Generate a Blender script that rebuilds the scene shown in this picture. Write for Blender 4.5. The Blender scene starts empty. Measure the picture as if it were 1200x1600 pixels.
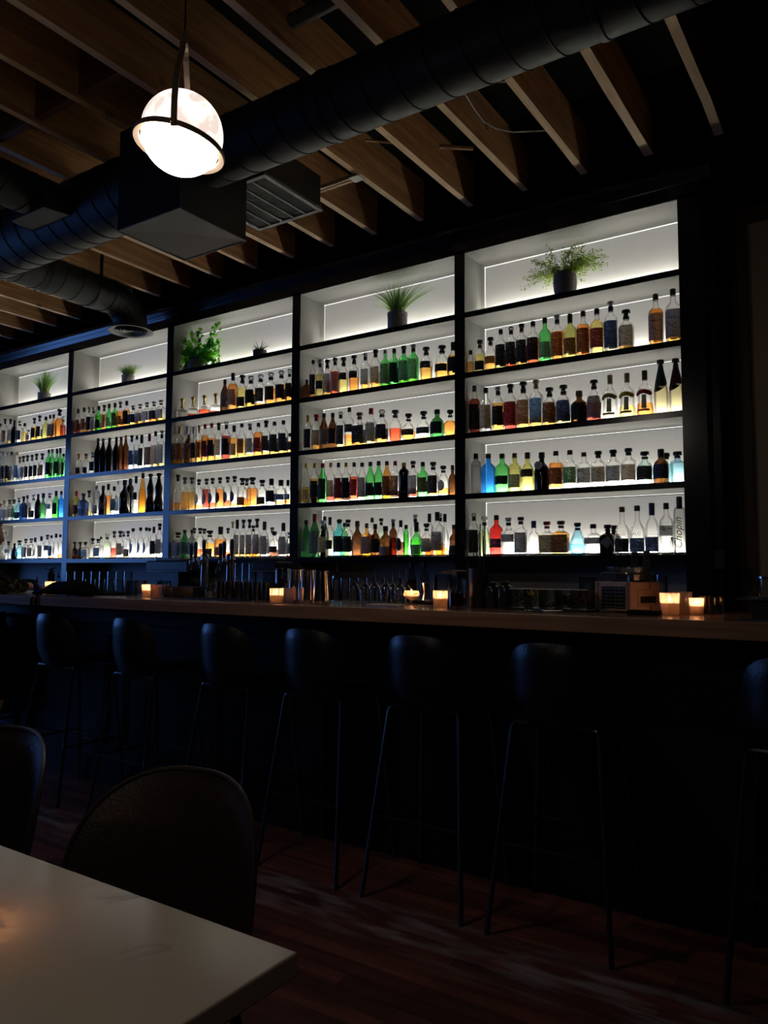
import bpy, math, random
import numpy as np
from mathutils import Vector, Matrix, Euler
random.seed(7)
R = math.radians
PI = math.pi
scene = bpy.context.scene
C = scene.collection

# ---------------------------------------------------------------- camera
F_PX, YAW, PIT, ROL, CH = 1206.41, R(33.7516), R(4.3009), R(0.2441), 1.25
cf = Vector((-math.sin(YAW) * math.cos(PIT), math.cos(YAW) * math.cos(PIT), math.sin(PIT)))
r0 = Vector((math.cos(YAW), math.sin(YAW), 0)); u0 = r0.cross(cf)
cr = r0 * math.cos(ROL) + u0 * math.sin(ROL); cu = -r0 * math.sin(ROL) + u0 * math.cos(ROL)
cam_d = bpy.data.cameras.new('camera'); cam = bpy.data.objects.new('camera', cam_d); C.objects.link(cam)
cam_d.sensor_fit = 'VERTICAL'; cam_d.sensor_height = 24; cam_d.lens = 24 * F_PX / 1600
cam_d.clip_start = 0.05; cam_d.clip_end = 60
M = Matrix((cr, cu, -cf)).transposed().to_4x4(); M.translation = Vector((0, 0, CH))
cam.matrix_world = M
scene.camera = cam
CAMP = Vector((0, 0, CH))
def ray(x, y): return cf + cr * ((x - 600) / F_PX) - cu * ((y - 800) / F_PX)
def on_z(x, y, z): d = ray(x, y); return CAMP + d * ((z - CH) / d.z)
def on_y(x, y, Y): d = ray(x, y); return CAMP + d * (Y / d.y)
def depth(p): return (Vector(p) - CAMP).dot(cf)

# ---------------------------------------------------------------- world, view, big lights
w = bpy.data.worlds.new('World'); scene.world = w; w.use_nodes = True
w.node_tree.nodes['Background'].inputs[0].default_value = (.5, .7, 1, 1)
w.node_tree.nodes['Background'].inputs[1].default_value = 0.004
vs = scene.view_settings; scene.display_settings.display_device = 'sRGB'
vs.view_transform = 'Standard'; vs.look = 'None'; vs.exposure = 0.0; vs.gamma = 1; vs.use_curve_mapping = False
cy = scene.cycles
cy.max_bounces = 6; cy.diffuse_bounces = 3; cy.glossy_bounces = 3; cy.transmission_bounces = 3
cy.transparent_max_bounces = 40; cy.sample_clamp_indirect = 8; cy.use_denoising = True
cy.caustics_reflective = False; cy.caustics_refractive = False
STRIP_L = 150.0       # radiance of the shelf LED strips
WINDOW_L = 4.2       # daylight in the far left window
GLOBE_LOW, GLOBE_UP = 30.0, 2.3

# ---------------------------------------------------------------- materials
MATS = {}
def mat(name, col=(.5, .5, .5), rough=.5, metal=0, spec=.5, emit=None, es=0, noise=0, nscale=20, bump=0, coat=0):
    if name in MATS: return MATS[name]
    m = bpy.data.materials.new(name); m.use_nodes = True; MATS[name] = m
    nt = m.node_tree; b = nt.nodes['Principled BSDF']
    b.inputs['Base Color'].default_value = (*col, 1); b.inputs['Roughness'].default_value = rough
    b.inputs['Metallic'].default_value = metal; b.inputs['Specular IOR Level'].default_value = spec
    b.inputs['Coat Weight'].default_value = coat
    if emit: b.inputs['Emission Color'].default_value = (*emit, 1); b.inputs['Emission Strength'].default_value = es
    if noise or bump:
        tc = nt.nodes.new('ShaderNodeTexCoord'); n = nt.nodes.new('ShaderNodeTexNoise'); n.inputs['Scale'].default_value = nscale
        n.inputs['Detail'].default_value = 4
        nt.links.new(tc.outputs['Object'], n.inputs['Vector'])
        if noise:
            r = nt.nodes.new('ShaderNodeValToRGB'); r.color_ramp.elements[0].position = .3; r.color_ramp.elements[1].position = .7
            r.color_ramp.elements[0].color = (*[c * (1 - noise) for c in col], 1); r.color_ramp.elements[1].color = (*[min(1, c * (1 + noise)) for c in col], 1)
            nt.links.new(n.outputs['Fac'], r.inputs[0]); nt.links.new(r.outputs[0], b.inputs['Base Color'])
        if bump:
            bp = nt.nodes.new('ShaderNodeBump'); bp.inputs['Strength'].default_value = bump; bp.inputs['Distance'].default_value = .01
            nt.links.new(n.outputs['Fac'], bp.inputs['Height']); nt.links.new(bp.outputs[0], b.inputs['Normal'])
    return m

def clear(name, col, edge=.45, gloss=.08, rough=.04, ior=1.45):
    """clear tinted glass or liquid: light passes through tinted, more darkly near the outline, and a fresnel reflection on top"""
    if name in MATS: return MATS[name]
    m = bpy.data.materials.new(name); m.use_nodes = True; MATS[name] = m
    nt = m.node_tree; N = nt.nodes; L = nt.links; N.clear()
    out = N.new('ShaderNodeOutputMaterial'); tr = N.new('ShaderNodeBsdfTransparent'); gl = N.new('ShaderNodeBsdfGlossy')
    gl.inputs['Roughness'].default_value = rough
    lw = N.new('ShaderNodeLayerWeight'); lw.inputs['Blend'].default_value = .5
    mc = N.new('ShaderNodeMix'); mc.data_type = 'RGBA'
    mc.inputs[6].default_value = (*col, 1); mc.inputs[7].default_value = (*[c * edge for c in col], 1)
    pw = N.new('ShaderNodeMath'); pw.operation = 'POWER'; pw.inputs[1].default_value = 4.5
    L.new(lw.outputs['Facing'], pw.inputs[0]); L.new(pw.outputs[0], mc.inputs[0]); L.new(mc.outputs[2], tr.inputs[0])
    fr = N.new('ShaderNodeFresnel'); fr.inputs[0].default_value = ior
    mm = N.new('ShaderNodeMath'); mm.operation = 'MULTIPLY'; mm.inputs[1].default_value = gloss / .08 * .9; mm.use_clamp = True
    L.new(fr.outputs[0], mm.inputs[0])
    mx = N.new('ShaderNodeMixShader'); L.new(mm.outputs[0], mx.inputs[0]); L.new(tr.outputs[0], mx.inputs[1]); L.new(gl.outputs[0], mx.inputs[2])
    L.new(mx.outputs[0], out.inputs[0])
    return m

def wood(name, a, b, axis=1, scale=6, rough=.6, knots=True, plank=None, coat=0):
    """long grain along an axis, with knots; plank=(length, width) lays staggered boards along x"""
    if name in MATS: return MATS[name]
    m = bpy.data.materials.new(name); m.use_nodes = True; MATS[name] = m
    nt = m.node_tree; N = nt.nodes; L = nt.links; bs = N['Principled BSDF']; bs.inputs['Roughness'].default_value = rough
    bs.inputs['Coat Weight'].default_value = coat
    g = N.new('ShaderNodeNewGeometry'); mp = N.new('ShaderNodeMapping')
    s = [scale * 6] * 3; s[axis] = scale * .35; mp.inputs['Scale'].default_value = s
    L.new(g.outputs['Position'], mp.inputs['Vector'])
    n = N.new('ShaderNodeTexNoise'); n.inputs['Scale'].default_value = 1; n.inputs['Detail'].default_value = 6; n.inputs['Distortion'].default_value = .8
    L.new(mp.outputs[0], n.inputs['Vector'])
    rp = N.new('ShaderNodeValToRGB'); rp.color_ramp.elements[0].position = .3; rp.color_ramp.elements[1].position = .72
    rp.color_ramp.elements[0].color = (*a, 1); rp.color_ramp.elements[1].color = (*b, 1); L.new(n.outputs['Fac'], rp.inputs[0])
    col = rp.outputs[0]
    if knots:
        v = N.new('ShaderNodeTexVoronoi'); v.inputs['Scale'].default_value = 3.1; L.new(g.outputs['Position'], v.inputs['Vector'])
        k = N.new('ShaderNodeMath'); k.operation = 'LESS_THAN'; k.inputs[1].default_value = .085; L.new(v.outputs['Distance'], k.inputs[0])
        k2 = N.new('ShaderNodeMath'); k2.operation = 'MULTIPLY'; k2.inputs[1].default_value = .6; L.new(k.outputs[0], k2.inputs[0])
        mx = N.new('ShaderNodeMix'); mx.data_type = 'RGBA'; mx.inputs[7].default_value = (*[c * .25 for c in a], 1)
        L.new(k2.outputs[0], mx.inputs[0]); L.new(col, mx.inputs[6]); col = mx.outputs[2]
    if plank:
        br = N.new('ShaderNodeTexBrick'); br.inputs['Scale'].default_value = 1; br.inputs['Brick Width'].default_value = plank[0]
        br.inputs['Row Height'].default_value = plank[1]; br.inputs['Mortar Size'].default_value = .0012; br.offset = .37; br.offset_frequency = 3
        br.inputs['Color1'].default_value = (.45, .45, .45, 1); br.inputs['Color2'].default_value = (1.3, 1.2, 1.1, 1); br.inputs['Mortar'].default_value = (.1, .1, .1, 1)
        L.new(g.outputs['Position'], br.inputs['Vector'])
        mx = N.new('ShaderNodeMix'); mx.data_type = 'RGBA'; mx.blend_type = 'MULTIPLY'; mx.inputs[0].default_value = 1
        L.new(col, mx.inputs[6]); L.new(br.outputs['Color'], mx.inputs[7]); col = mx.outputs[2]
        # worn grey traffic lane in front of the stools (dust and bare wood)
        sx = N.new('ShaderNodeSeparateXYZ'); L.new(g.outputs['Position'], sx.inputs[0])
        a1 = N.new('ShaderNodeMath'); a1.operation = 'SUBTRACT'; a1.inputs[1].default_value = 2.37; L.new(sx.outputs['Y'], a1.inputs[0])
        a2 = N.new('ShaderNodeMath'); a2.operation = 'ABSOLUTE'; L.new(a1.outputs[0], a2.inputs[0])
        a3 = N.new('ShaderNodeMapRange'); a3.inputs[1].default_value = .05; a3.inputs[2].default_value = .2; a3.inputs[3].default_value = 1; a3.inputs[4].default_value = 0
        L.new(a2.outputs[0], a3.inputs[0])
        mp2 = N.new('ShaderNodeMapping'); mp2.inputs['Scale'].default_value = (3, 14, 1); L.new(g.outputs['Position'], mp2.inputs['Vector'])
        n2 = N.new('ShaderNodeTexNoise'); n2.inputs['Scale'].default_value = 1.5; n2.inputs['Detail'].default_value = 5; L.new(mp2.outputs[0], n2.inputs['Vector'])
        r2 = N.new('ShaderNodeMapRange'); r2.inputs[1].default_value = .44; r2.inputs[2].default_value = .74; L.new(n2.outputs['Fac'], r2.inputs[0])
        m3 = N.new('ShaderNodeMath'); m3.operation = 'MULTIPLY'; L.new(a3.outputs[0], m3.inputs[0]); L.new(r2.outputs[0], m3.inputs[1])
        mx = N.new('ShaderNodeMix'); mx.data_type = 'RGBA'; mx.inputs[7].default_value = (.26, .235, .22, 1)
        L.new(m3.outputs[0], mx.inputs[0]); L.new(col, mx.inputs[6]); col = mx.outputs[2]
    L.new(col, bs.inputs['Base Color'])
    return m

black_paint = mat('black_paint', (.008, .010, .014), .2, spec=.5)
wall_black = mat('wall_black', (.008, .008, .009), .8, spec=.2)
shelf_white = mat('shelf_white', (.22, .22, .21), .55)
panel_white = mat('backlit_panel', (.60, .59, .56), .5, emit=(1, .965, .90), es=.20)     # backlit acrylic
led = mat('led_light', (.9, .9, .9), emit=(1, .965, .88), es=STRIP_L)
led_gap = mat('led_gap_light', (.9, .9, .9), emit=(1, .99, .94), es=.9)
duct_paint = mat('duct_paint', (.014, .014, .015), .55, spec=.3, noise=.15, nscale=30)
duct_seam = mat('duct_seam', (.006, .006, .006), .6, spec=.2)
joist_wood = wood('joist_wood', (.46, .22, .085), (.78, .45, .21), axis=1, scale=5, rough=.75)
joist_under = wood('joist_underside', (.82, .54, .29), (.99, .76, .50), axis=1, scale=7, rough=.7)      # underside paler than the joist sides
deck_mat = mat('deck_black', (.006, .006, .006), .9, spec=.1)
black_metal = mat('black_metal', (.02, .02, .022), .3, metal=.6)
rod_metal = mat('rod_metal', (.07, .073, .076), .28, metal=.9)
leather = mat('black_leather', (.007, .007, .009), .33, spec=.5, bump=.15, nscale=160)
brown_leather = mat('brown_leather', (.030, .019, .015), .42, spec=.5, bump=.15, nscale=140)
steel = mat('steel', (.62, .61, .6), .16, metal=1)
brass = mat('aged_brass', (.40, .31, .24), .45, metal=.5)
black_plastic = mat('black_plastic', (.012, .012, .013), .4)
soft_black = mat('soft_black_cloth', (.012, .012, .012), .9, spec=.1)
wax = mat('candle_wax', (.9, .78, .66), .6)
nt = wax.node_tree; tl = nt.nodes.new('ShaderNodeBsdfTranslucent'); tl.inputs[0].default_value = (1, .86, .74, 1); mx = nt.nodes.new('ShaderNodeMixShader'); mx.inputs[0].default_value = .75
nt.links.new(nt.nodes['Principled BSDF'].outputs[0], mx.inputs[1]); nt.links.new(tl.outputs[0], mx.inputs[2]); nt.links.new(mx.outputs[0], nt.nodes['Material Output'].inputs[0])
paper = mat('paper', (.6, .6, .58), .8)
floor_mat = wood('floor_planks', (.075, .024, .018), (.165, .058, .04), axis=0, scale=5, rough=.5, knots=False, plank=(.62, .072))
bar_wood = wood('bar_wood', (.20, .10, .055), (.36, .20, .12), axis=0, scale=4, rough=.22, knots=False, coat=.4)
glass_clear = clear('clear_glass', (.93, .95, .94), edge=.45, gloss=.07)

# ---------------------------------------------------------------- mesh helpers
class MB:
    def __init__(s): s.v = []; s.f = []; s.mi = []
    def add(s, vs, fs, mi=0):
        o = len(s.v); s.v += [tuple(v) for v in vs]; s.f += [tuple(i + o for i in f) for f in fs]
        s.mi += [mi] * len(fs); return s
    def box(s, x0, x1, y0, y1, z0, z1, mi=0, mat3=None):
        vs = [Vector((x, y, z)) for x in (x0, x1) for y in (y0, y1) for z in (z0, z1)]
        if mat3 is not None: vs = [mat3 @ v for v in vs]
        return s.add(vs, [(0, 1, 3, 2), (4, 6, 7, 5), (0, 4, 5, 1), (2, 3, 7, 6), (0, 2, 6, 4), (1, 5, 7, 3)], mi)
    def lathe(s, prof, n=24, c=(0, 0, 0), se=2.0, sy=1.0, mi=0, rot=0, close=True, rib=0):
        """prof: (r, z) or (r, z, se) rings; se > 2 squares the section"""
        rings = []
        for p in prof:
            e = p[2] if len(p) > 2 else se
            ring = []
            for i in range(n):
                a = 2 * PI * (i + .5) / n; ca, sa = math.cos(a), math.sin(a)
                q = (abs(ca) ** e + abs(sa) ** e) ** (-1 / e)
                rr = p[0] * q * (1 + (rib if i % 2 else 0))
                x, y = rr * ca, rr * sa * sy
                if rot: x, y = x * math.cos(rot) - y * math.sin(rot), x * math.sin(rot) + y * math.cos(rot)
                ring.append((c[0] + x, c[1] + y, c[2] + p[1]))
            rings.append(ring)
        vs = [v for r in rings for v in r]; fs = []
        for k in range(len(rings) - 1):
            for i in range(n):
                j = (i + 1) % n; fs.append((k * n + i, k * n + j, (k + 1) * n + j, (k + 1) * n + i))
        if close:
            fs.append(tuple(range(n - 1, -1, -1))); fs.append(tuple((len(rings) - 1) * n + i for i in range(n)))
        return s.add(vs, fs, mi)
    def tube(s, pts, r, n=8, mi=0, closed=False, r2=None):
        pts = [Vector(p) for p in pts]; N = len(pts); rings = []
        up = None
        for k in range(N):
            if closed: t = pts[(k + 1) % N] - pts[k - 1]
            else: t = pts[min(k + 1, N - 1)] - pts[max(k - 1, 0)]
            t = t.normalized() if t.length > 1e-9 else Vector((0, 0, 1))
            if up is None: up = Vector((0, 0, 1)) if abs(t.z) < .9 else Vector((0, 1, 0))
            a = t.cross(up)
            if a.length < 1e-4: a = t.cross(Vector((1, 0, 0)))
            a.normalize(); b = a.cross(t).normalized(); up = b
            rr = r if r2 is None else r + (r2 - r) * k / max(1, N - 1)
            rings.append([pts[k] + a * math.cos(2 * PI * i / n) * rr + b * math.sin(2 * PI * i / n) * rr for i in range(n)])
        fs = []
        for k in range(N if closed else N - 1):
            for i in range(n):
                j = (i + 1) % n; k2 = (k + 1) % N; fs.append((k * n + i, k * n + j, k2 * n + j, k2 * n + i))
        if not closed: fs.append(tuple(range(n - 1, -1, -1))); fs.append(tuple((N - 1) * n + i for i in range(n)))
        return s.add([v for q in rings for v in q], fs, mi)
    def prism(s, poly, axis, a0, a1, mi=0):
        """poly of 2D points extruded along axis 0=x (points are y,z), 1=y (x,z), 2=z (x,y)"""
        def P(p, a): return {0: (a, p[0], p[1]), 1: (p[0], a, p[1]), 2: (p[0], p[1], a)}[axis]
        n = len(poly); vs = [P(p, a0) for p in poly] + [P(p, a1) for p in poly]
        fs = [tuple(range(n)), tuple(range(2 * n - 1, n - 1, -1))] + [(i, i + n, (i + 1) % n + n, (i + 1) % n) for i in range(n)]
        return s.add(vs, fs, mi)
    def build(s, name, mats, parent=None, smooth=False, bevel=0, loc=None, normals=True, sub=0, solid=0):
        me = bpy.data.meshes.new(name); me.from_pydata(s.v, [], s.f)
        if not isinstance(mats, (list, tuple)): mats = [mats]
        for m in mats: me.materials.append(m)
        me.polygons.foreach_set('material_index', s.mi)
        if smooth: me.polygons.foreach_set('use_smooth', [True] * len(me.polygons))
        me.update()
        if normals:
            import bmesh
            b = bmesh.new(); b.from_mesh(me); bmesh.ops.recalc_face_normals(b, faces=b.faces); b.to_mesh(me); b.free()
        if smooth: me.set_sharp_from_angle(angle=R(38))
        o = bpy.data.objects.new(name, me); C.objects.link(o)
        if parent: o.parent = parent
        if loc: o.location = loc
        if solid: md = o.modifiers.new('s', 'SOLIDIFY'); md.thickness = solid; md.offset = 0
        if bevel: md = o.modifiers.new('b', 'BEVEL'); md.width = bevel; md.segments = 2; md.limit_method = 'ANGLE'
        if sub: md = o.modifiers.new('u', 'SUBSURF'); md.levels = sub; md.render_levels = sub
        return o

def tag(o, label, cat, group=None, kind=None):
    o['label'] = label; o['category'] = cat
    if group: o['group'] = group
    if kind: o['kind'] = kind
    return o
def thing(name, label, cat, loc=(0, 0, 0), rz=0, group=None):
    o = bpy.data.objects.new(name, None); C.objects.link(o); o.empty_display_size = .05
    o.location = loc; o.rotation_euler = (0, 0, rz); return tag(o, label, cat, group)
def struct(o): o['kind'] = 'structure'; return o
def copy_tree(o, parent=None):
    c = o.copy(); C.objects.link(c); c.parent = parent
    for ch in list(o.children): copy_tree(ch, c)
    return c
def B(x0, x1, y0, y1, z0, z1): return MB().box(x0, x1, y0, y1, z0, z1)
def text(body, size, loc, rot, m, parent, name='lettering', shear=0, ext=.0004, align='CENTER'):
    cu_ = bpy.data.curves.new('t', 'FONT'); cu_.body = body; cu_.size = size; cu_.align_x = align; cu_.align_y = 'CENTER'
    cu_.extrude = ext; cu_.shear = shear; cu_.resolution_u = 3
    t = bpy.data.objects.new('t', cu_); C.objects.link(t)
    me = bpy.data.meshes.new_from_object(t.evaluated_get(bpy.context.evaluated_depsgraph_get()))
    bpy.data.objects.remove(t); me.materials.clear(); me.materials.append(m)
    o = bpy.data.objects.new(name, me); C.objects.link(o); o.parent = parent; o.location = loc; o.rotation_euler = rot
    return o

# ---------------------------------------------------------------- the room shell
YS, YB = 4.50, 4.80                     # shelf fronts and the back panels
ZS = [3.380, 2.970, 2.560, 2.154, 1.752, 1.343]     # underside of the top board, then the five shelf tops
XR = [(-2.362, -0.989), (-3.791, -2.438), (-5.232, -3.869), (-6.677, -5.310), (-8.110, -6.755)]   # bays, right to left
ZJ, ZC, ZBAR = 3.665, 3.95, 1.09
struct(B(-10.6, 3.2, -3.0, 5.0, -.1, 0).build('floor', floor_mat))
struct(B(-10.6, 3.2, -3.0, 5.0, ZC, ZC + .1).build('ceiling', deck_mat))
struct(B(-10.6, 3.2, 4.83, 4.95, 0, ZC).build('wall_back', wall_black))
struct(B(3.1, 3.2, -3.0, 4.83, 0, ZC).build('wall_right', wall_black))
# left wall with the one daylight window
wl = MB(); wl.box(-10.6, -10.5, -3, -.5, 0, ZC); wl.box(-10.6, -10.5, 2.7, 4.83, 0, ZC); wl.box(-10.6, -10.5, -.5, 2.7, 0, 1.0); wl.box(-10.6, -10.5, -.5, 2.7, 3.0, ZC)
struct(wl.build('wall_left', wall_black))
win = bpy.data.objects.new('window_1', None); C.objects.link(win); win.location = (-10.52, 1.1, 2.0); struct(win)
wf = MB()
for y in (-1.57, -.53, .53, 1.57): wf.box(-.03, .03, y - .03 * (1 if abs(y) < 1 else 1), y + .03, -1., 1.)
for z in (-.97, .3, .97): wf.box(-.03, .03, -1.6, 1.6, z - .03, z + .03)
wf.build('window_frame', black_paint, win)
B(-.05, -.04, -1.6, 1.6, -1., 1.).build('window_pane', mat('daylight_pane', (.5, .6, .8), emit=(.13, .34, 1.0), es=WINDOW_L), win)
# right of the shelving: plaster wall seen past a wooden jamb
struct(B(-.672, 3.1, 4.80, 4.83, 0, 3.27).build('wall_plaster', mat('plaster', (.55, .45, .37), .9, noise=.06, nscale=3)))
jb = MB(); jb.box(-.76, -.672, 4.76, 4.83, 0, 3.36); jb.box(-.76, 3.0, 4.77, 4.83, 3.27, 3.36)
struct(jb.build('trim_1', wood('jamb_wood', (.07, .035, .02), (.12, .06, .035), axis=2, scale=3, rough=.6)))
struct(B(-9.5, 3.0, 4.815, 4.83, 0, .12).build('baseboard_back', black_paint))

# ---------------------------------------------------------------- back bar shelving, one built-in unit
bb = thing('back_bar_shelving', 'tall black built-in bar shelving with glowing white back panels', 'shelving', (-4.5, 4.8, 0))
def bbp(mb, name, mats, **k): return mb.build(name, mats, bb, loc=(4.5, -4.8, 0), **k)
ups = [(-.989, -.86), (-2.438, -2.362), (-3.869, -3.791), (-5.310, -5.232), (-6.755, -6.677), (-8.188, -8.110)]
for i, (a, b) in enumerate(ups):
    m = MB(); m.box(a, b, YS, YB + .02, .932, 3.40, 1); m.box(a, b, YS - .006, YS, .932, 3.40, 0)
    bbp(m, 'upright', [black_paint, shelf_white])
bbp(MB().box(-.86, -.80, YS + .05, YB + .02, .0, 3.545), 'side_panel', black_paint)
m = MB(); m.box(-8.2, -.86, YS - .006, YS, 3.38, 3.47); m.box(-8.2, -.86, YS, YB + .02, 3.40, 3.43)
bbp(m, 'fascia', black_paint)
m = MB(); m.prism([(YS, 3.455), (YS - .012, 3.457), (YS - .015, 3.464), (YS - .029, 3.488), (YS - .034, 3.490), (YS - .050, 3.516), (YS - .056, 3.519), (YS - .058, 3.54), (YS + .1, 3.54)], 0, -8.25, -.80)
bbp(m, 'crown_molding', black_paint)
for bi, (x0, x1) in enumerate(XR):
    bbp(MB().box(x0, x1, YS, YB, 3.380, 3.400), 'top_board', shelf_white)
    for k in range(1, 6):
        z = ZS[k]; m = MB(); m.box(x0, x1, YS, YB, z - .036, z, 1); m.box(x0, x1, YS - .006, YS, z - .036, z, 0)
        bbp(m, 'shelf_board', [black_paint, shelf_white])
    for k in range(1, 6):
        zt = ZS[k - 1] - (.036 if k > 1 else 0); zb = ZS[k]
        bbp(B(x0 + .012, x1 - .004, YB - .012, YB, zb + .004, zt - .010), 'back_panel', panel_white)
        # slim light gap along the top and left edge of the panel
        g = MB(); g.box(x0 + .002, x1 - .002, YB - .008, YB, zt - .0045, zt - .001); g.box(x0 + .004, x0 + .008, YB - .008, YB, zb, zt)
        bbp(g, 'panel_edge_light', led_gap)
        # LED channel at the foot of the panel, tilted back towards it
        s_ = MB(); y0 = YB - .068
        s_.add([(x0 + .01, y0, zb + .003), (x1 - .01, y0, zb + .003), (x1 - .01, y0 + .002, zb + .017), (x0 + .01, y0 + .002, zb + .017)], [(0, 1, 2, 3)], 0)
        h_ = MB().box(x0 + .01, x1 - .01, y0 - .006, y0 - .002, zb + .0005, zb + .019)
        st = bbp(s_, 'led_strip', led, normals=False); h_.build('led_channel', shelf_white, st)
    nb = B(x0, x1, YB - .01, YB, .93, ZS[5] - .036)
    bbp(nb, 'niche_back', mat('niche_tan', (.55, .45, .39), .7) if bi == 1 else mat('niche_grey', (.34, .34, .36), .6))
bc = thing('back_counter', 'black back counter below the lit shelves, behind the bar', 'counter', (-4.5, 4.5, 0))
B(-3.7, 3.63, -.27, .3, 0, .89).build('cabinet', black_paint, bc); B(-3.72, 3.635, -.3, .3, .89, .93).build('worktop', black_plastic, bc)
ws = thing('bar_workstation', 'dark bartender workstation along the rear of the bar', 'workstation', (-3.0, 3.6, 0))
B(-5.5, 3.0, -.27, .30, .86, .93).build('worktop', black_plastic, ws)
for x in (-5.4, -2.6, .2, 2.9): B(x - .04, x + .04, -.24, .26, 0, .86).build('leg', black_metal, ws)

# ---------------------------------------------------------------- ceiling joists, black beyond the shelving line
ordw = ['first', 'second', 'third', 'fourth', 'fifth', 'sixth', 'seventh', 'eighth', 'ninth', 'tenth', 'eleventh', 'twelfth', 'thirteenth',
        'fourteenth', 'fifteenth', 'sixteenth', 'seventeenth', 'eighteenth', 'nineteenth', 'twentieth', 'twenty-first', 'twenty-second', 'twenty-third', 'twenty-fourth', 'twenty-fifth', 'twenty-sixth', 'twenty-seventh']
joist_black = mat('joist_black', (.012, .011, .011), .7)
for k in range(25):
    x = -.72 - .3868 * k
    t = thing('ceiling_joist', 'rough timber ceiling joist, %s from the right above the shelves' % ordw[k], 'joist', (x, 4.45, ZJ), group='timber ceiling joists')
    jw = .042 if k > 1 else .048
    m = MB(); n = 14                                            # sawn plank with slightly wavering edges
    y0, y1 = -5.2, .0
    rg = [random.uniform(-.0025, .0025) * (2.2 if k < 2 else 1) for _ in range(2 * n + 4)]
    vs = []; fs = []
    for i in range(n + 1):
        y = y0 + (y1 - y0) * i / n
        vs += [(-jw + rg[i], y, 0), (rg[n + i], y, 0), (0, y, ZC - ZJ), (-jw, y, ZC - ZJ)]
    for i in range(n):
        for j in range(4): a = i * 4 + j; b2 = i * 4 + (j + 1) % 4; fs.append((a, b2, b2 + 4, a + 4))
    fs += [(0, 3, 2, 1), (n * 4, n * 4 + 1, n * 4 + 2, n * 4 + 3)]
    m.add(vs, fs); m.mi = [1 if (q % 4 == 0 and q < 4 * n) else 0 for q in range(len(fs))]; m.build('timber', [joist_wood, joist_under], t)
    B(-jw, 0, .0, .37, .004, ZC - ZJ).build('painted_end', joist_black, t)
# solid blocking between a few joists
for q, (k, dy) in enumerate([(6, 0), (7, .0), (8, 0), (9, 0)]):
    x = -.72 - .3868 * k
    tag(B(x - .3868 + .001, x - .0431, 2.28 + dy - 1.2 * 0, 2.32 + dy, ZJ + .02, ZC).build('joist_blocking', wood('block_wood', (.2, .1, .05), (.3, .17, .09), axis=0, scale=5, knots=False)),
        'short wooden blocking board %s from the right between joists, behind globe lamp' % ordw[q], 'board', 'blocking boards between joists')

# ---------------------------------------------------------------- ducts
def spiral(mb, x0, x1, r, pitch, n=28, seam=.0018, ax=0, c=(0, 0, 0)):
    """a tube along x (ax 0) or y (ax 1) with raised spiral seams"""
    if ax == 0: f = lambda a, R_, s: (s, c[1] + R_ * math.cos(a), c[2] + R_ * math.sin(a))
    else: f = lambda a, R_, s: (c[0] + R_ * math.cos(a), s, c[2] + R_ * math.sin(a))
    vs = [f(2 * PI * i / n, r, s) for s in (x0, x1) for i in range(n)]
    mb.add(vs, [(i, (i + 1) % n, (i + 1) % n + n, i + n) for i in range(n)], 0)
    p = []; steps = int(abs(x1 - x0) / pitch * 24)
    for i in range(steps + 1): p.append(f(2 * PI * i / 24, r + .0005, x0 + (x1 - x0) * i / steps))
    mb.tube(p, .0042, 5, 1)
duct = thing('spiral_duct', 'large black spiral ceiling duct running parallel to the shelving', 'duct', (-1.2, 2.766, 3.435))
m = MB(); spiral(m, -1.78, 3.6, .155, .165); m.build('duct_tube', [duct_paint, duct_seam], duct, smooth=True, normals=False)
for x in (-.95, .33):
    b_ = MB(); b_.lathe([(.157, -.016), (.1615, -.012), (.1615, .012), (.157, .016)], 28, close=False)
    o = b_.build('joint_band', duct_paint, duct, smooth=True, loc=(x, 0, 0)); o.rotation_euler = (0, PI / 2, 0)
d2 = thing('spiral_duct', 'wide blue-lit spiral duct left of the black plenum box', 'duct', (-5.5, 2.82, 3.455))
m = MB(); spiral(m, -3.5, 2.01, .20, .15); m.build('duct_tube', [duct_paint, duct_seam], d2, smooth=True, normals=False)
d3 = thing('branch_duct', 'dark tap duct joining the blue-lit spiral duct from the room side', 'duct', (-4.22, 2.3, 3.47))
m = MB(); spiral(m, -2.2, .36, .125, .17, ax=1); m.build('duct_tube', [duct_paint, duct_seam], d3, smooth=True, normals=False)
m = MB(); m.prism([(-.17, .20), (.17, .20), (.21, .42), (-.21, .42)], 2, -.13, -.05); m.build('saddle_collar', duct_paint, d3, bevel=.004)
# branch towards the shelves with a segmented elbow and a round diffuser
d4 = thing('branch_duct', 'black spiral branch duct with segmented elbow, ending above the shelving', 'duct', (-5.46, 3.5, 3.54))
m = MB(); spiral(m, -.62, .50, .14, .155, ax=1); m.build('duct_tube', [duct_paint, duct_seam], d4, smooth=True, normals=False)
el = MB(); rings = []
for j in range(5):
    a = PI / 2 * j / 4; cy_, cz_ = .50 + .22 * math.sin(a), -.22 + .22 * math.cos(a)
    rings.append([(.143 * math.cos(2 * PI * i / 24), cy_ + .143 * math.sin(2 * PI * i / 24) * math.sin(a), cz_ + .143 * math.sin(2 * PI * i / 24) * math.cos(a)) for i in range(24)])
el.add([v for r_ in rings for v in r_], [(k * 24 + i, k * 24 + (i + 1) % 24, (k + 1) * 24 + (i + 1) % 24, (k + 1) * 24 + i) for k in range(4) for i in range(24)])
el.build('elbow', duct_paint, d4)
for y in (-.12, .30):
    st = MB(); st.box(-.152, -.149, y - .015, y + .015, 0, .40); st.box(.149, .152, y - .015, y + .015, 0, .40)
    st.tube([(.151 * math.cos(a), y, .151 * math.sin(a)) for a in [PI + PI * i / 12 for i in range(13)]], .004, 5)
    st.build('hanger_strap', black_metal, d4)
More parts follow.
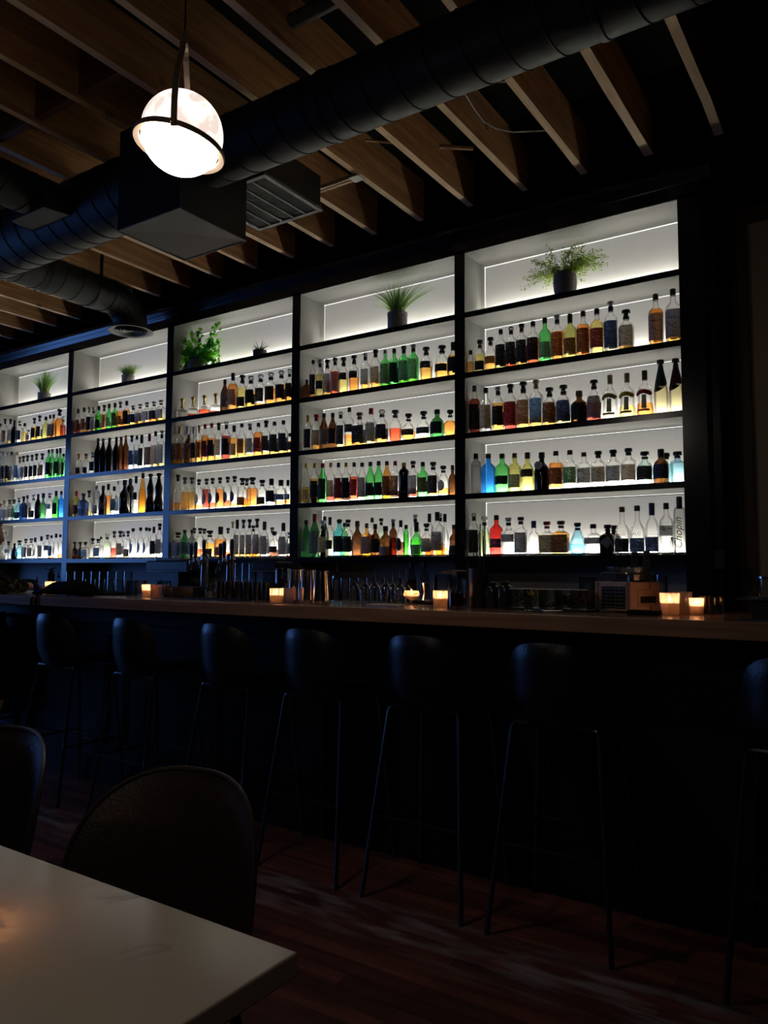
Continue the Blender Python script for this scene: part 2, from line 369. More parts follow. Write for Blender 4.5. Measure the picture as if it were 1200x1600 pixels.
df = thing('round_diffuser', 'round grey ceiling air diffuser with concentric rings above the shelves', 'vent', (-5.46, 4.22, 3.30))
m = MB(); m.lathe([(.145, .03), (.150, .02), (.185, .004), (.188, -.004), (.180, -.006), (.135, .012)], 36, close=False); m.build('outer_flange', mat('vent_grey', (.11, .11, .115), .5), df, smooth=True)
for r_ in (.125, .097, .069, .041):
    b_ = MB(); b_.lathe([(r_, -.004), (r_ - .016, .012), (r_ - .018, .010), (r_ - .003, -.006)], 30, close=False); b_.build('ring_vane', MATS['vent_grey'], df, smooth=True)
MB().lathe([(.0, .0), (.018, .0), (.018, .01), (0, .01)], 16).build('center_cap', MATS['vent_grey'], df)
MB().lathe([(.14, .022), (.14, .03)], 24).build('throat', deck_mat, df)

bx = thing('plenum_box', 'large black sheet-metal plenum box hanging behind the globe lamp', 'duct box', (-3.25, 2.84, 3.10))
m = MB()
x0, x1, y0, y1 = -.255, .245, -.24, .24; zt = ZJ - 3.10 - .002
m.add([(x0, y0, 0), (x1, y0, 0), (x1, y1, 0), (x0, y1, 0), (x0, y0, zt), (x1, y0, zt), (x1, y1, zt), (x0, y1, zt), (0, 0, .016)],
      [(0, 1, 8), (1, 2, 8), (2, 3, 8), (3, 0, 8), (0, 4, 5, 1), (1, 5, 6, 2), (2, 6, 7, 3), (3, 7, 4, 0), (4, 7, 6, 5)])
m.build('box_body', mat('sheet_black', (.009, .009, .0095), .5), bx)
m = MB()
for a, b_ in (((x0, y0), (x1, y0)), ((x1, y0), (x1, y1)), ((x1, y1), (x0, y1)), ((x0, y1), (x0, y0))): m.tube([(*a, 0), (*b_, 0)], .005, 6)
m.build('folded_rim', MATS['sheet_black'], bx)
rg_ = thing('air_register', 'rectangular grey louvred return register under the duct', 'vent', (-3.125, 3.335, 3.45))
rgm = mat('register_grey', (.12, .12, .12), .5)
B(-.25, .25, -.25, .25, .014, .213).build('register_box', MATS['sheet_black'], rg_)
m = MB(); m.box(-.262, .262, -.262, -.235, -.006, .012); m.box(-.262, .262, .235, .262, -.006, .012); m.box(-.262, -.235, -.235, .235, -.006, .012); m.box(.235, .262, -.235, .235, -.006, .012); m.build('frame', rgm, rg_)
for i in range(4): B(-.148 + .094 * i, -.135 + .094 * i, -.235, .235, -.004, .010).build('divider', rgm, rg_)
m = MB()
for i in range(38): m.box(-.235, .235, -.228 + .012 * i, -.224 + .012 * i, .001, .012)
m.build('louvre_blades', mat('blade_dark', (.05, .05, .05), .5), rg_)
# small ceiling services
pp = wood('pipe_wood', (.45, .3, .16), (.6, .42, .25), axis=0, scale=4, knots=False)
a, b_ = on_z(571, 219, 3.80), on_z(611, 223, 3.80); c_, d_ = on_z(686, 229, 3.80), on_z(739, 232, 3.80)
tag(MB().tube([a, on_z(655, 226, 3.80)], .009, 8).build('copper_pipe', mat('pipe_copper', (.5, .33, .18), .4, metal=.6)), 'thin copper pipe stub between the joists, left piece', 'pipe')
tag(MB().tube([c_, d_], .013, 8).build('wooden_dowel', pp), 'short pale dowel end sticking out between the joists', 'pipe')
pts = [on_z(*q, 3.74) for q in ((716, 134), (728, 149), (742, 172), (756, 190), (775, 201), (800, 206), (826, 205), (853, 204))]
tag(MB().tube(pts, .0045, 6).build('white_cable', mat('white_vinyl', (.75, .75, .73), .4)), 'loose white cable sagging between the ceiling joists', 'cable')
pts = [on_z(*q, 3.78) for q in ((772, 128), (784, 128), (800, 127))]
tag(MB().tube(pts, .004, 6).build('white_cable', MATS['white_vinyl']), 'short white cable end emerging beside the spiral duct', 'cable')
jx = on_z(525, 286, ZJ - .01)
t = thing('wood_nailer', 'short pale wooden strip with a white clip beside the register', 'strip', (jx.x, jx.y, ZJ - .012))
B(-.26, .16, -.018, .0, -.01, .012).build('strip', pp, t); B(-.26, .16, .01, .03, -.01, .012).build('strip', pp, t); B(.12, .19, -.03, .04, -.014, -.008).build('clip', mat('clip_white', (.6, .6, .57), .5), t)
tag(MB().tube([on_z(455, 34, 3.8), on_z(530, -4, 3.8)], .035, 14).build('conduit_pipe', mat('pipe_grey', (.09, .09, .088), .5)), 'grey pipe between joists at the top of the picture', 'pipe')

# ---------------------------------------------------------------- globe pendant
lp = thing('globe_pendant', 'round glowing glass globe pendant hung from a metal strap stirrup', 'pendant lamp', (-1.88, 1.63, 2.655), rz=R(39))
TILT = Matrix.Rotation(R(11), 3, 'Y')
def tilt(o): o.data.transform(TILT.to_4x4()); return o
def sph(r, a0, a1, n=16): return [(r * math.cos(a0 + (a1 - a0) * i / n) + 1e-5, r * math.sin(a0 + (a1 - a0) * i / n)) for i in range(n + 1)]
def globe_mat(name, col, es, marble):
    m = mat(name, (.8, .78, .75), .15, emit=col, es=es); nt = m.node_tree; bs = nt.nodes['Principled BSDF']
    if marble:
        tc = nt.nodes.new('ShaderNodeTexCoord'); n = nt.nodes.new('ShaderNodeTexNoise'); n.inputs['Scale'].default_value = 9; n.inputs['Detail'].default_value = 5; n.inputs['Distortion'].default_value = 1.5
        r = nt.nodes.new('ShaderNodeValToRGB'); r.color_ramp.elements[0].position = .42; r.color_ramp.elements[1].position = .8
        r.color_ramp.elements[0].color = (.40, .33, .29, 1); r.color_ramp.elements[1].color = (1, .87, .80, 1)
        nt.links.new(tc.outputs['Object'], n.inputs['Vector']); nt.links.new(n.outputs['Fac'], r.inputs[0]); nt.links.new(r.outputs[0], bs.inputs['Emission Color'])
    return m
GA = math.asin(-.045 / .130)
tilt(MB().lathe(sph(.130, -PI / 2, GA), 40).build('lower_glass', globe_mat('globe_low', (1, .86, .72), GLOBE_LOW, False), lp, smooth=True))
tilt(MB().lathe(sph(.130, GA, PI / 2), 40).build('upper_glass', globe_mat('globe_up', (1, .9, .82), GLOBE_UP, True), lp, smooth=True))
tilt(MB().lathe([(.128, -.052), (.145, -.054), (.147, -.045), (.145, -.036), (.128, -.038), (.128, -.052)], 48, close=False).build('ring', brass, lp, smooth=True))
# stirrup lies in the plane of local x (the viewing direction)
pr_ = [(-.151, 0)]
for i in range(21):
    a = PI - PI * i / 20; pr_.append((.030 * math.cos(a) + 0 * 0, .285 + .035 * math.sin(a)))
pr_.append((.151, 0))
arm = [(-.149, -.06), (-.148, .02), (-.132, .10), (-.095, .17), (-.055, .23)] + [(.035 * math.cos(PI - PI * i / 8), .27 + .035 * math.sin(PI - PI * i / 8)) for i in range(9)] + [(.055, .23), (.095, .17), (.132, .10), (.148, .02), (.149, -.06)]
m = MB(); n = len(arm); vs = []
for i, (a, z) in enumerate(arm):
    a0, b0 = arm[max(0, i - 1)], arm[min(n - 1, i + 1)]; tx, tz = b0[0] - a0[0], b0[1] - a0[1]; L_ = math.hypot(tx, tz); nx, nz = -tz / L_ * .0025, tx / L_ * .0025
    for s in (-1, 1): vs += [(s * .0095, a + nx, z + nz), (s * .0095, a - nx, z - nz)]
fs = []
for i in range(n - 1):
    for p, q in ((0, 2), (2, 3), (3, 1), (1, 0)): fs.append((i * 4 + p, i * 4 + q, i * 4 + 4 + q, i * 4 + 4 + p))
m.add(vs, fs); m.build('stirrup', brass, lp, bevel=.001)
for s in (-1, 1): o = MB().lathe([(.011, 0), (.011, .006), (.006, .010)], 16).build('bolt', brass, lp, loc=(0, s * .150, -.045)); o.rotation_euler = (-s * PI / 2, 0, 0)
MB().tube([(0, 0, .315), (0, 0, ZC - 2.645)], .003, 6).build('cord', black_plastic, lp)
MB().lathe([(.012, .30), (.012, .335), (.006, .35)], 12).build('cord_grip', brass, lp)

for q, (x_, y_, lb_) in enumerate(((-.35, -.70, 'added globe pendant, unseen behind the camera, lighting the dining table'),)):
    c_ = copy_tree(lp); c_.location = (x_, y_, 2.655); c_['label'] = lb_  # copy of the globe, added out of view to brighten table and bar edge
# ---------------------------------------------------------------- the bar
bar = thing('bar_counter', 'long bar with black panelled front and dark wooden top', 'bar', (-3.0, 3.0, 0))
B(-7.45, 5.9, -.05, .22, .0, 1.03).build('bar_front', mat('bar_black', (.005, .008, .009), .45, spec=.3), bar)
B(-7.45, 5.9, -.30, .30, 1.03, 1.09).build('bar_top', bar_wood, bar, bevel=.004)
B(-7.45, 5.9, -.066, -.05, .0, .13).build('kick_board', MATS['bar_black'], bar)
B(-7.45, 5.9, -.08, -.05, .93, 1.03).build('top_rail', MATS['bar_black'], bar, bevel=.003)
x = -7.3
while x < 5.6:
    m = MB()
    for a, b_ in ((0, .018), (.032, .042)):
        X0, X1, Z0, Z1 = x + .07 + a, x + .85 - a, .22 + a, .86 - a; d = .062 if a == 0 else .057; wd = b_ - a
        m.box(X0, X1, -d, -.05, Z0, Z0 + wd); m.box(X0, X1, -d, -.05, Z1 - wd, Z1); m.box(X0, X0 + wd, -d, -.05, Z0, Z1); m.box(X1 - wd, X1, -d, -.05, Z0, Z1)
    m.build('panel_molding', MATS['bar_black'], bar, bevel=.002)
    x += .92
B(-7.45, 5.9, .05, .24, 1.005, 1.03).build('drip_ledge', black_plastic, bar)

# ---------------------------------------------------------------- bottles
PROF = {   # (height, radius) to the foot of the cap; third value squares the section
 'std':  [(0, .93), (.012, 1), (.60, 1), (.65, .97), (.69, .84), (.73, .58), (.765, .40), (.79, .35), (.90, .33), (.91, .38), (.935, .38), (.94, .33)],
 'tall': [(0, .9), (.012, 1), (.46, 1), (.52, .95), (.58, .76), (.64, .5), (.70, .34), (.78, .29), (.92, .28), (.925, .34), (.95, .34)],
 'wine': [(0, .88), (.012, 1), (.50, 1), (.58, .96), (.66, .8), (.74, .56), (.81, .38), (.90, .32), (.93, .32), (.95, .36)],
 'squat': [(0, .9), (.015, 1), (.50, 1.0), (.58, .96), (.645, .8), (.70, .5), (.74, .34), (.86, .31), (.87, .37), (.89, .37)],
 'bell': [(0, .86), (.015, .97), (.08, 1), (.20, .93), (.32, .84), (.43, .83), (.52, .86), (.58, .82), (.64, .66), (.69, .4), (.72, .24), (.88, .22), (.93, .22)],
 'cone': [(0, .9), (.012, 1), (.40, .97), (.60, .74), (.78, .46), (.88, .30), (.93, .28)],
 'drop': [(0, .52), (.02, .6), (.06, .76), (.16, .95), (.27, 1), (.38, .95), (.52, .76), (.68, .5), (.82, .3), (.9, .24)],
 'flask': [(0, .55), (.015, .62), (.06, .8), (.16, .93), (.3, 1), (.44, .98), (.53, .85), (.6, .58), (.65, .34), (.70, .26), (.84, .25), (.86, .3)],
 'low':  [(0, .95), (.02, 1), (.30, 1), (.37, .94), (.41, .7), (.44, .35), (.47, .22), (.62, .20), (.64, .26)],
 'sq':   [(0, .92, 6), (.012, 1, 7), (.58, 1, 7), (.635, .93, 6), (.68, .7, 4), (.72, .42, 2.4), (.76, .33, 2), (.88, .31, 2), (.89, .36, 2), (.92, .36, 2)],
 'str':  [(0, .95), (.01, 1), (.70, 1), (.76, .96), (.80, .8), (.83, .48), (.86, .42), (.93, .42)],
 'jug':  [(0, .92), (.015, 1), (.42, 1), (.52, .97), (.60, .86), (.66, .66), (.71, .42), (.76, .33), (.88, .31), (.90, .36)],
 'gourd': [(0, .9), (.02, 1), (.22, .96), (.34, .72), (.42, .62), (.52, .70), (.62, .74), (.70, .58), (.78, .4), (.84, .36)],
}
SHAPEW = {'std': '', 'tall': 'long-necked', 'wine': 'slope-shouldered', 'squat': 'squat', 'bell': 'bell-shaped', 'cone': 'tapering', 'drop': 'teardrop', 'flask': 'round-bellied',
          'low': 'low wide', 'sq': 'square', 'str': 'straight-sided', 'jug': 'broad', 'gourd': 'hourglass'}
GLASS = {'c': ('clear', (.95, .955, .945)), 'g': ('green', (.13, .62, .16)), 'o': ('olive', (.62, .60, .18)), 'b': ('brown', (.10, .036, .012)), 'k': ('black', None),
         'u': ('blue', (.03, .28, .92)), 't': ('turquoise', (.15, .72, .74)), 'p': ('pale green', (.78, .92, .74)), 'r': ('red', (.85, .04, .03)), 'w': ('frosted white', None),
         'l': ('light blue', (.36, .68, .85)), 'G': ('dark green', (.05, .22, .07)), 's': ('smoky grey', (.42, .42, .42)), 'a': ('amber', (.80, .36, .07)), 'q': ('pale teal', (.62, .84, .80)),
         'n': ('navy', (.03, .06, .22))}
LIQ = {'a': ('amber', (.93, .50, .12)), 'y': ('golden', (.97, .80, .28)), 'o': ('orange', (.93, .36, .08)), 'r': ('red', (.80, .12, .05)), 'd': ('dark red', (.42, .07, .05)),
       'w': ('clear', (.96, .97, .97)), 'k': ('dark', (.12, .05, .03)), 'v': ('pale yellow', (.93, .92, .62)), 'b': ('blue', (.35, .68, .9)), 'g': ('green', (.4, .85, .2)), 'm': ('creamy', (.94, .84, .48))}
LABC = {'k': ('black', (.02, .02, .022)), 'g': ('grey', (.46, .47, .50)), 'w': ('white', (.70, .69, .66)), 't': ('tan', (.62, .53, .40)), 'b': ('navy', (.05, .07, .16)), 'r': ('dark red', (.20, .04, .05)),
        'l': ('green', (.13, .25, .12)), 'y': ('yellow', (.7, .6, .12)), 's': ('silver', (.45, .44, .52)), 'o': ('brown', (.22, .12, .07)), 'u': ('blue', (.16, .28, .50))}
LABZ = {'1': (.06, .34), '2': (.13, .55), '3': (.08, .60), '4': (.36, .56), '5': (.16, .52), '6': (.20, .42), '7': (.10, .44)}
CAPC = {'k': ('black', (.012, .012, .013)), 'n': ('brown', (.10, .06, .04)), 'r': ('red', (.30, .02, .03)), 'd': ('gold', (.62, .48, .14)), 'w': ('silver', (.55, .55, .55)), 'b': ('navy', (.03, .04, .12)),
        'g': ('dark green', (.03, .12, .09)), 't': ('tan', (.42, .30, .2)), 'c': ('glass', None), 'o': ('orange', (.6, .25, .1))}
def cap_mat(c):
    if c == 'c': return clear('glass_cap', (.8, .82, .8), .3, .3)
    return mat('cap_' + CAPC[c][0], CAPC[c][1], .4, metal=.7 if c in 'dw' else 0)
def glass_mat(g):
    if g == 'k': return mat('black_bottle_glass', (.008, .008, .009), .12)
    if g == 'w': return mat('frosted_bottle', (.9, .9, .88), .4) if False else clear('frosted_white', (.80, .80, .78), .8, .05, .5)
    n, c = GLASS[g]; return clear('glass_' + n, tuple(x ** .5 for x in c), .58 if g == 'c' else .6, .05)
def label_mat(c):
    n = 'paper_label_' + LABC[c][0]
    if n in MATS: return MATS[n]
    m = mat(n, LABC[c][1], .55); nt = m.node_tree; bs = nt.nodes['Principled BSDF']
    tc = nt.nodes.new('ShaderNodeTexCoord'); mp = nt.nodes.new('ShaderNodeMapping'); mp.inputs['Scale'].default_value = (60, 60, 110)
    nz = nt.nodes.new('ShaderNodeTexNoise'); nz.inputs['Scale'].default_value = 1; nz.inputs['Detail'].default_value = 1
    r = nt.nodes.new('ShaderNodeValToRGB'); r.color_ramp.interpolation = 'CONSTANT'; r.color_ramp.elements[0].position = 0; r.color_ramp.elements[1].position = .60
    b_ = LABC[c][1]; lum = sum(b_) / 3
    r.color_ramp.elements[0].color = (*b_, 1); r.color_ramp.elements[1].color = (*([x * .45 for x in b_] if lum > .2 else [min(1, x * 2.2 + .06) for x in b_]), 1)
    nt.links.new(tc.outputs['Object'], mp.inputs[0]); nt.links.new(mp.outputs[0], nz.inputs['Vector']); nt.links.new(nz.outputs['Fac'], r.inputs[0]); nt.links.new(r.outputs[0], bs.inputs['Base Color'])
    # thin paper lets a little of the back light through
    out = nt.nodes['Material Output']; tl = nt.nodes.new('ShaderNodeBsdfTranslucent'); mx = nt.nodes.new('ShaderNodeMixShader'); mx.inputs[0].default_value = .40
    nt.links.new(r.outputs[0], tl.inputs[0]); nt.links.new(bs.outputs[0], mx.inputs[1]); nt.links.new(tl.outputs[0], mx.inputs[2]); nt.links.new(mx.outputs[0], out.inputs[0])
    return m
def prof_at(pf, h):
    for a, b in zip(pf, pf[1:]):
        if a[0] <= h <= b[0]:
            t = (h - a[0]) / (b[0] - a[0] + 1e-9); return a[1] + (b[1] - a[1]) * t
    return pf[-1][1]
def make_bottle(loc, H, Rb, ty, gl, lq, fill, lab, cap, label, group, flat=1.0):
    pf = PROF[ty]; e0 = lambda p: p[2] if len(p) > 2 else 2
    neckr = max(.0105, min(.014, Rb * .34)) if ty != 'low' else .010
    def rad(p): # neck keeps a real size
        return max(p[1] * Rb, neckr * .98) if p[0] > .7 or ty == 'low' and p[0] > .43 else p[1] * Rb
    t = thing('liquor_bottle', label, 'bottle', loc, group=group)
    sy = flat
    prof = [(rad(p), p[0] * H, e0(p)) for p in pf]
    m = MB(); m.lathe(prof, 20, sy=sy); m.build('glass_body', glass_mat(gl), t, smooth=True, normals=False)
    if lq != 'n' and fill > .02 and gl not in 'k':
        top = fill * H; q = [p for p in prof if p[1] < top]; q = [(r - .0022 if r > .006 else r, max(z, .010 if gl == 'c' else .004), e) for r, z, e in q]
        q[0] = (q[0][0] * .96, .012 if gl == 'c' else .004, q[0][2])
        q = [q[0]] + [p for p in q[1:] if p[1] > q[0][1] + .001]; rt = prof_at(pf, fill) * Rb - .0022; q.append((max(rt, .004), top, q[-1][2]))
        n, c = LIQ[lq]
        MB().lathe(q, 20, sy=sy).build('liquid', clear('liquid_' + n, tuple(x ** .5 for x in c), .75, .02, ior=1.15), t, smooth=True, normals=False)
    if lab[0] != 'n':
        z0, z1 = LABZ[lab[1] if len(lab) > 1 else '2']; kind = lab[1] if len(lab) > 1 else '2'
        amp = R(68) if kind != '5' else R(40); n = 12; rows = 8; m = MB(); vs = []; e = e0(pf[2])
        for j in range(rows + 1):
            h = z0 + (z1 - z0) * j / rows; r_ = prof_at(pf, h) * Rb + .0009
            am = amp * (math.sqrt(max(0.03, 1 - (2 * j / rows - 1) ** 2)) if kind == '5' else 1)
            for i in range(n + 1):
                a = -PI / 2 - am + 2 * am * i / n; ca, sa = math.cos(a), math.sin(a); q = (abs(ca) ** e + abs(sa) ** e) ** (-1 / e)
                vs.append((r_ * q * ca, r_ * q * sa * sy, h * H))
        m.add(vs, [(j * (n + 1) + i, j * (n + 1) + i + 1, (j + 1) * (n + 1) + i + 1, (j + 1) * (n + 1) + i) for j in range(rows) for i in range(n)])
        m.build('paper_label', label_mat(lab[0]), t, smooth=True, normals=False)
        if kind in '237' and (int(loc[0] * 1000) % 3) < 2:       # smaller label on the back
            m = MB(); vs = []; am = R(38); zz0, zz1 = z0 + .03, z1 - .08
            for j in range(4):
                h = zz0 + (zz1 - zz0) * j / 3; r_ = prof_at(pf, h) * Rb + .0009
                for i in range(9):
                    a = PI / 2 - am + 2 * am * i / 8; ca, sa = math.cos(a), math.sin(a); q = (abs(ca) ** e + abs(sa) ** e) ** (-1 / e)
                    vs.append((r_ * q * ca, r_ * q * sa * sy, h * H))
            m.add(vs, [(j * 9 + i, j * 9 + i + 1, (j + 1) * 9 + i + 1, (j + 1) * 9 + i) for j in range(3) for i in range(8)])
            m.build('back_label', label_mat(lab[0]), t, smooth=True, normals=False)
    cc, cs = cap[0], (cap[1] if len(cap) > 1 else 'p'); zt = pf[-1][0] * H; nr = max(pf[-1][1] * Rb, neckr)
    m = MB(); z9 = H
    if cs == 'p': m.lathe([(nr * 1.12, zt - .06 * H), (nr * 1.15, zt - .055 * H), (nr * 1.13, z9 - .003), (nr * 1.0, z9)], 16)
    elif cs == 'l': m.lathe([(nr * 1.10, zt - .14 * H), (nr * 1.16, zt - .02 * H), (nr * 1.16, z9 - .003), (nr * 1.05, z9)], 16)
    elif cs == 'T': m.lathe([(nr * .85, zt - .03 * H), (nr * .85, z9 - .022), (nr * 1.45, z9 - .021), (nr * 1.5, z9 - .018), (nr * 1.5, z9 - .004), (nr * 1.4, z9)], 18)
    elif cs == 's': m.lathe([(nr * .8, zt - .03 * H), (nr * .8, z9 - .034), (nr * .9, z9 - .032), (nr * 1.35, z9 - .022), (nr * 1.45, z9 - .013), (nr * 1.2, z9 - .004), (nr * .4, z9)], 16)
    m.build('cap', cap_mat(cc), t, smooth=True)
    if cs == 'T' or cs == 's' and cc != 'k': MB().lathe([(nr * 1.12, zt - .13 * H), (nr * 1.12, zt - .012)], 16).build('neck_seal', cap_mat('k' if cc in 'cw' else cc), t, smooth=True)
    return t

BAYW = ['rightmost bay', 'bay second from right', 'middle bay', 'bay second from left', 'leftmost bay']
ROWW = ['top bottle row', 'second bottle row', 'third bottle row', 'bottom bottle row']
rows = {}
def row(bay, lev, dw, data):
    """bay 0 is the rightmost; lev 0 is the highest bottle shelf. Each entry: x, top, width, shape glass liquid fill label cap [*]"""
    L_ = []
    for s in data.strip().split(';'):
        q = s.split()
        if not q: continue
        L_.append(dict(x=float(q[0]), top=float(q[1]), w=float(q[2]) or dw, ty=q[3], gl=q[4][0], lq=q[4][1], fill=float(q[5]), lab=q[6], cap=q[7], back=len(q) > 8))
    rows[(bay, lev)] = L_
row(0, 0, 17, """728 549 10 squat ca .5 n kp;740.5 533.5 18.5 squat cy .55 k1 nT;759 529 19 jug ca .42 o6 kT;777 516 17 std cy .2 k3 kp;795 511 16.5 std cr .2 k3 cs;812 507 16.5 std ca .2 k3 kT;829.5 503 17.5 std cr .58 k3 kp;
850.6 497 17.5 std gn 0 g7 kp;869.5 493 18 std co .62 o3 wT;890.6 491 18.5 std on 0 o7 kl;910.8 486.7 18.5 std co .7 o3 np;931 483 19.5 std cy .76 r2 kp;953 472 19 std cv .12 b3 wT;978 485 21 squat ca .08 t3 kT;1024 460 20 std co .70 s3 np;1051 452 21 std ca .20 s3 np""")
row(0, 1, 17, """741.5 603 16 std cd .72 k3 gp;759 606 17 std cw .2 t3 kp;779.5 604.5 17 std ca .62 k2 wT;798.6 600.6 19 std cd .55 r3 kT;818.5 597 19 squat ca .2 o3 kT;839 594 19 std ca .2 u3 tT;859.7 606 20 squat ca .5 o3 kT;881.5 602 21 squat cy .22 b3 kT;
906 611 24 squat bn 0 k3 np;929.6 594 21 jug cd .45 g3 kT;954.6 586 25 bell cv .1 n tl;980 583.4 25 bell cy .26 n tl;1008.6 579 26 bell co .28 n nl;1034 562.6 22 cone cm .5 n nT;1054.7 561 21 cone cm .52 n nT""")
row(0, 2, 19, """743.7 709 14.5 str sw .7 n kp;763 709 20 std un 0 n np;785 709 20 std gn 0 k6 kp;807 708 18 std ow .6 g7 np;825.6 707 19.5 jug on 0 k4 kp;846.7 707 22 jug kn 0 n kp;868.8 705 20.5 std co .68 o2 kp;890 703.6 20.5 std cw .6 l2 kp;
913 707 20 std cw .6 w2 np;935 705 21 std cw .6 t2 kT;959 703 21.5 std cw .6 g2 kT;981.6 700.7 22 std cw .6 t2 kT;1006 706 23 jug qw .6 k2 kT;1031 702 22 jug bn 0 b2 kl;1041 708 18 std qw .6 n kT *;1057 706 22 sq ln 0 n kT""")
row(0, 3, 18, """740 801 15 std cw .1 k3 cs;759 807 17 jug pv .6 n cT;774.6 805 20 std rn 0 b6 kp;792 809 19 sq cw .6 g4 wT;812 808 19 std cw .6 g3 kT;832 814 20 bell cw .3 n bl;854.5 815 19.5 sq cv .62 t3 rT;876 814 21 sq ca .70 o3 nT;
899.4 817 26 drop lb .35 n kT;925.4 819 21 sq cw .4 g4 kp;950 820 19.5 sq kn 0 n kT;959 821 18 sq kn 0 n kT *;973 792 20 tall cw .5 k1 np;996 790 21 tall cw .38 b1 np;1017 786 19 jug cw .4 b1 bl;1038.5 786 19 std cw .62 w4 kp;1051 839.5 8 str sw .4 n kp *;1061 776 16 str wn 0 n kl""")
row(1, 0, 14, """470 595 12 std bn 0 n kp;480 564 12 std ca .22 k3 ks;494 564 13.5 std cy .6 k6 wT;508 563 13 squat ca .3 g3 kT;522 560 13.5 std cr .62 g3 kT;537 559 14 squat cy .42 k4 kT;553.5 556 14.5 squat co .4 k4 kT;571 552 13.5 std ca .22 g2 wT;587 547 14.5 std ca .2 t2 kT;
602 547 13.5 std gy .62 g3 wp;616 545 14 std gn 0 k3 kp;631 541 14.5 std gy .18 g3 kT;646 538.7 15.4 std gy .16 g3 wT;666 543 17.7 squat ca .42 k4 kT;690.7 540.5 20 jug ca .45 k6 kT;708 535 16 jug ca .62 k2 kl""")
row(1, 1, 14, """481.8 649 12 std cw .2 k3 dl;495 648 14 wine ca .3 t2 rT;506 646 12.5 wine bn 0 g2 kp;520 645.5 13 wine bn 0 k2 kp;532.5 643 13.5 std cy .1 k3 cs;546 637 13.5 std co .3 k4 kp;562 645 17 sq ca .25 k3 nT;580 638 16 squat cy .3 g3 rp;597 640 18 jug ca .26 k2 cs;
619 641 18 squat cr .42 n kT;637 647 23 flask ca .35 k6 kT;662 643 25 flask cy .1 k6 kT;683 640 19.6 jug Gn 0 k2 kp;703.5 641 20 flask co .58 n kT""")
row(1, 2, 14, """468 760 10 std on 0 k1 dp *;479 724 12 wine cy .40 t1 dp;492 724 13 std ca .6 k2 dp;504.5 724 13.5 wine gn 0 k3 rp;517 723 12 std cd .2 t2 dp;529 723 12 std cr .5 r3 kp;541 723 13 std ck .5 k3 dp;553.5 722.5 12.5 std cr .62 r2 kp;566 723 13.5 wine cm .2 g3 kp;578.7 721.8 13.5 wine gn 0 k7 kp;
592 720.6 13.5 wine gn 0 k7 kp;606 720.6 13.5 wine ay .2 o3 np;617 720.6 13.5 std ck .2 o3 rp;631 723 14.5 str kn 0 n dp;645 720.6 14.5 std cd .2 g3 kT;660 722 15.5 std gn 0 o2 kp;677 722 16.3 jug ca .15 k3 kT;692.5 728 15.5 jug co .25 g5 nT;707 727 12 jug bn 0 n kp""")
row(1, 3, 14, """479 813 14 wine Gn 0 g5 kp;493.5 803 14.5 wine Gn 0 s3 rl;503 813.5 14.5 jug pw .1 t2 wT;507.5 807 12 wine kn 0 n kp *;516 808 12 std cv .5 k6 kl;529.7 811 16.8 std tn 0 k2 ks;538.5 817 12 wine gn 0 n kp *;544 812 14.5 std cy .1 k2 kT;557.7 814 15.8 jug bn 0 n np;
575.6 817.5 13 sq ay .5 g3 np;581.5 809 12 std cw .1 r4 kp *;587.5 818.6 14.5 jug bn 0 k2 kp;595.7 810 11 wine pn 0 n kT *;602 822 18 jug bn 0 g1 kp;618 811 11.5 std bd .5 n wT;626 813 13 wine ck .4 k5 kl;636.5 820 8 str gg .7 n kp;649 804 14 std cw .2 n wT *;649 816 19.6 flask gg .5 s1 kl;
666 818 16.3 jug ca .3 g2 kT;671 802.5 13 std cr .4 n kl *;683 800 18 std ca .3 g2 kl;688 802 13 std co .3 n wT *;696.5 803 11 tall ca .2 n kl;705 820 15.5 bell bn 0 k1 kp""")
row(2, 0, 13, """285 622 16.5 low cd .06 n ds;302 619.5 16 low cr .12 n ds;319.7 617 16.5 low cr .26 n ds;337.5 614.4 17 low cr .1 n ds;351.6 593.5 11.4 wine bn 0 g2 kp;364.4 583 13.7 std co .7 s2 kl;379 586.6 14.6 squat cy .62 k1 kT;392.5 587.5 16 squat ca .5 k2 cs;
407.7 585 15.6 squat ca .08 k2 cs;423.6 582 16.5 squat co .5 k2 cs;439.8 579 15.6 squat co .55 k2 cs;452.6 576.5 11 squat co .5 k2 cs""")
row(2, 1, 11, """277 675 10 std bn 0 n kp *;280 667 13 std ca .45 o2 tl;293.5 667 12.5 std cy .5 o2 wl;303 667 9.5 std ca .45 k2 wl;311.5 665 10.2 std ca .6 o2 tl;320.6 663 10.6 std co .70 d rp;331 661.6 11.9 std co .6 k2 rp;342 661 11.3 std ca .1 t2 kT;354 659 12.5 std cd .62 k2 cT;
366 665 12 wine ca .62 g7 kl;378 662 12 wine ca .5 o2 kp;391 662 12.8 std ca .1 g2 wT;404 661 13.2 std co .72 r2 kp;416 657.4 12.8 std ca .1 k2 kT;429 659 13.9 std ca .12 k3 kp;443 657 13.6 std ca .12 k3 kp;453 677 8 squat co .6 b2 kp""".replace(' d rp', ' r2 rp'))
row(2, 2, 12, """278 742 12 tall ca .22 n kT;290 746 13.7 bell ca .55 n nT;300 746 13.7 bell ca .55 n nT;311 749 11.4 std ca .15 g5 kT;323 748 11.4 std cd .65 g5 kT;332.4 747 11.4 std cr .2 b5 kT;344 746 11.6 std co .62 k5 kT;356 745 11.6 std cr .25 b5 kT;367 744 12 std ca .15 b5 kT;
378.7 747 14.6 squat co .3 o1 kT;386 747.5 12 squat ca .3 n kT *;394.7 746 16.5 squat co .62 n kT;410 750 14.6 squat cy .13 k1 kT;424.6 748 15.6 squat cw .1 k2 kl;439 750 17.4 jug co .15 b6 kl;450 750 10 jug co .2 b6 kl""")
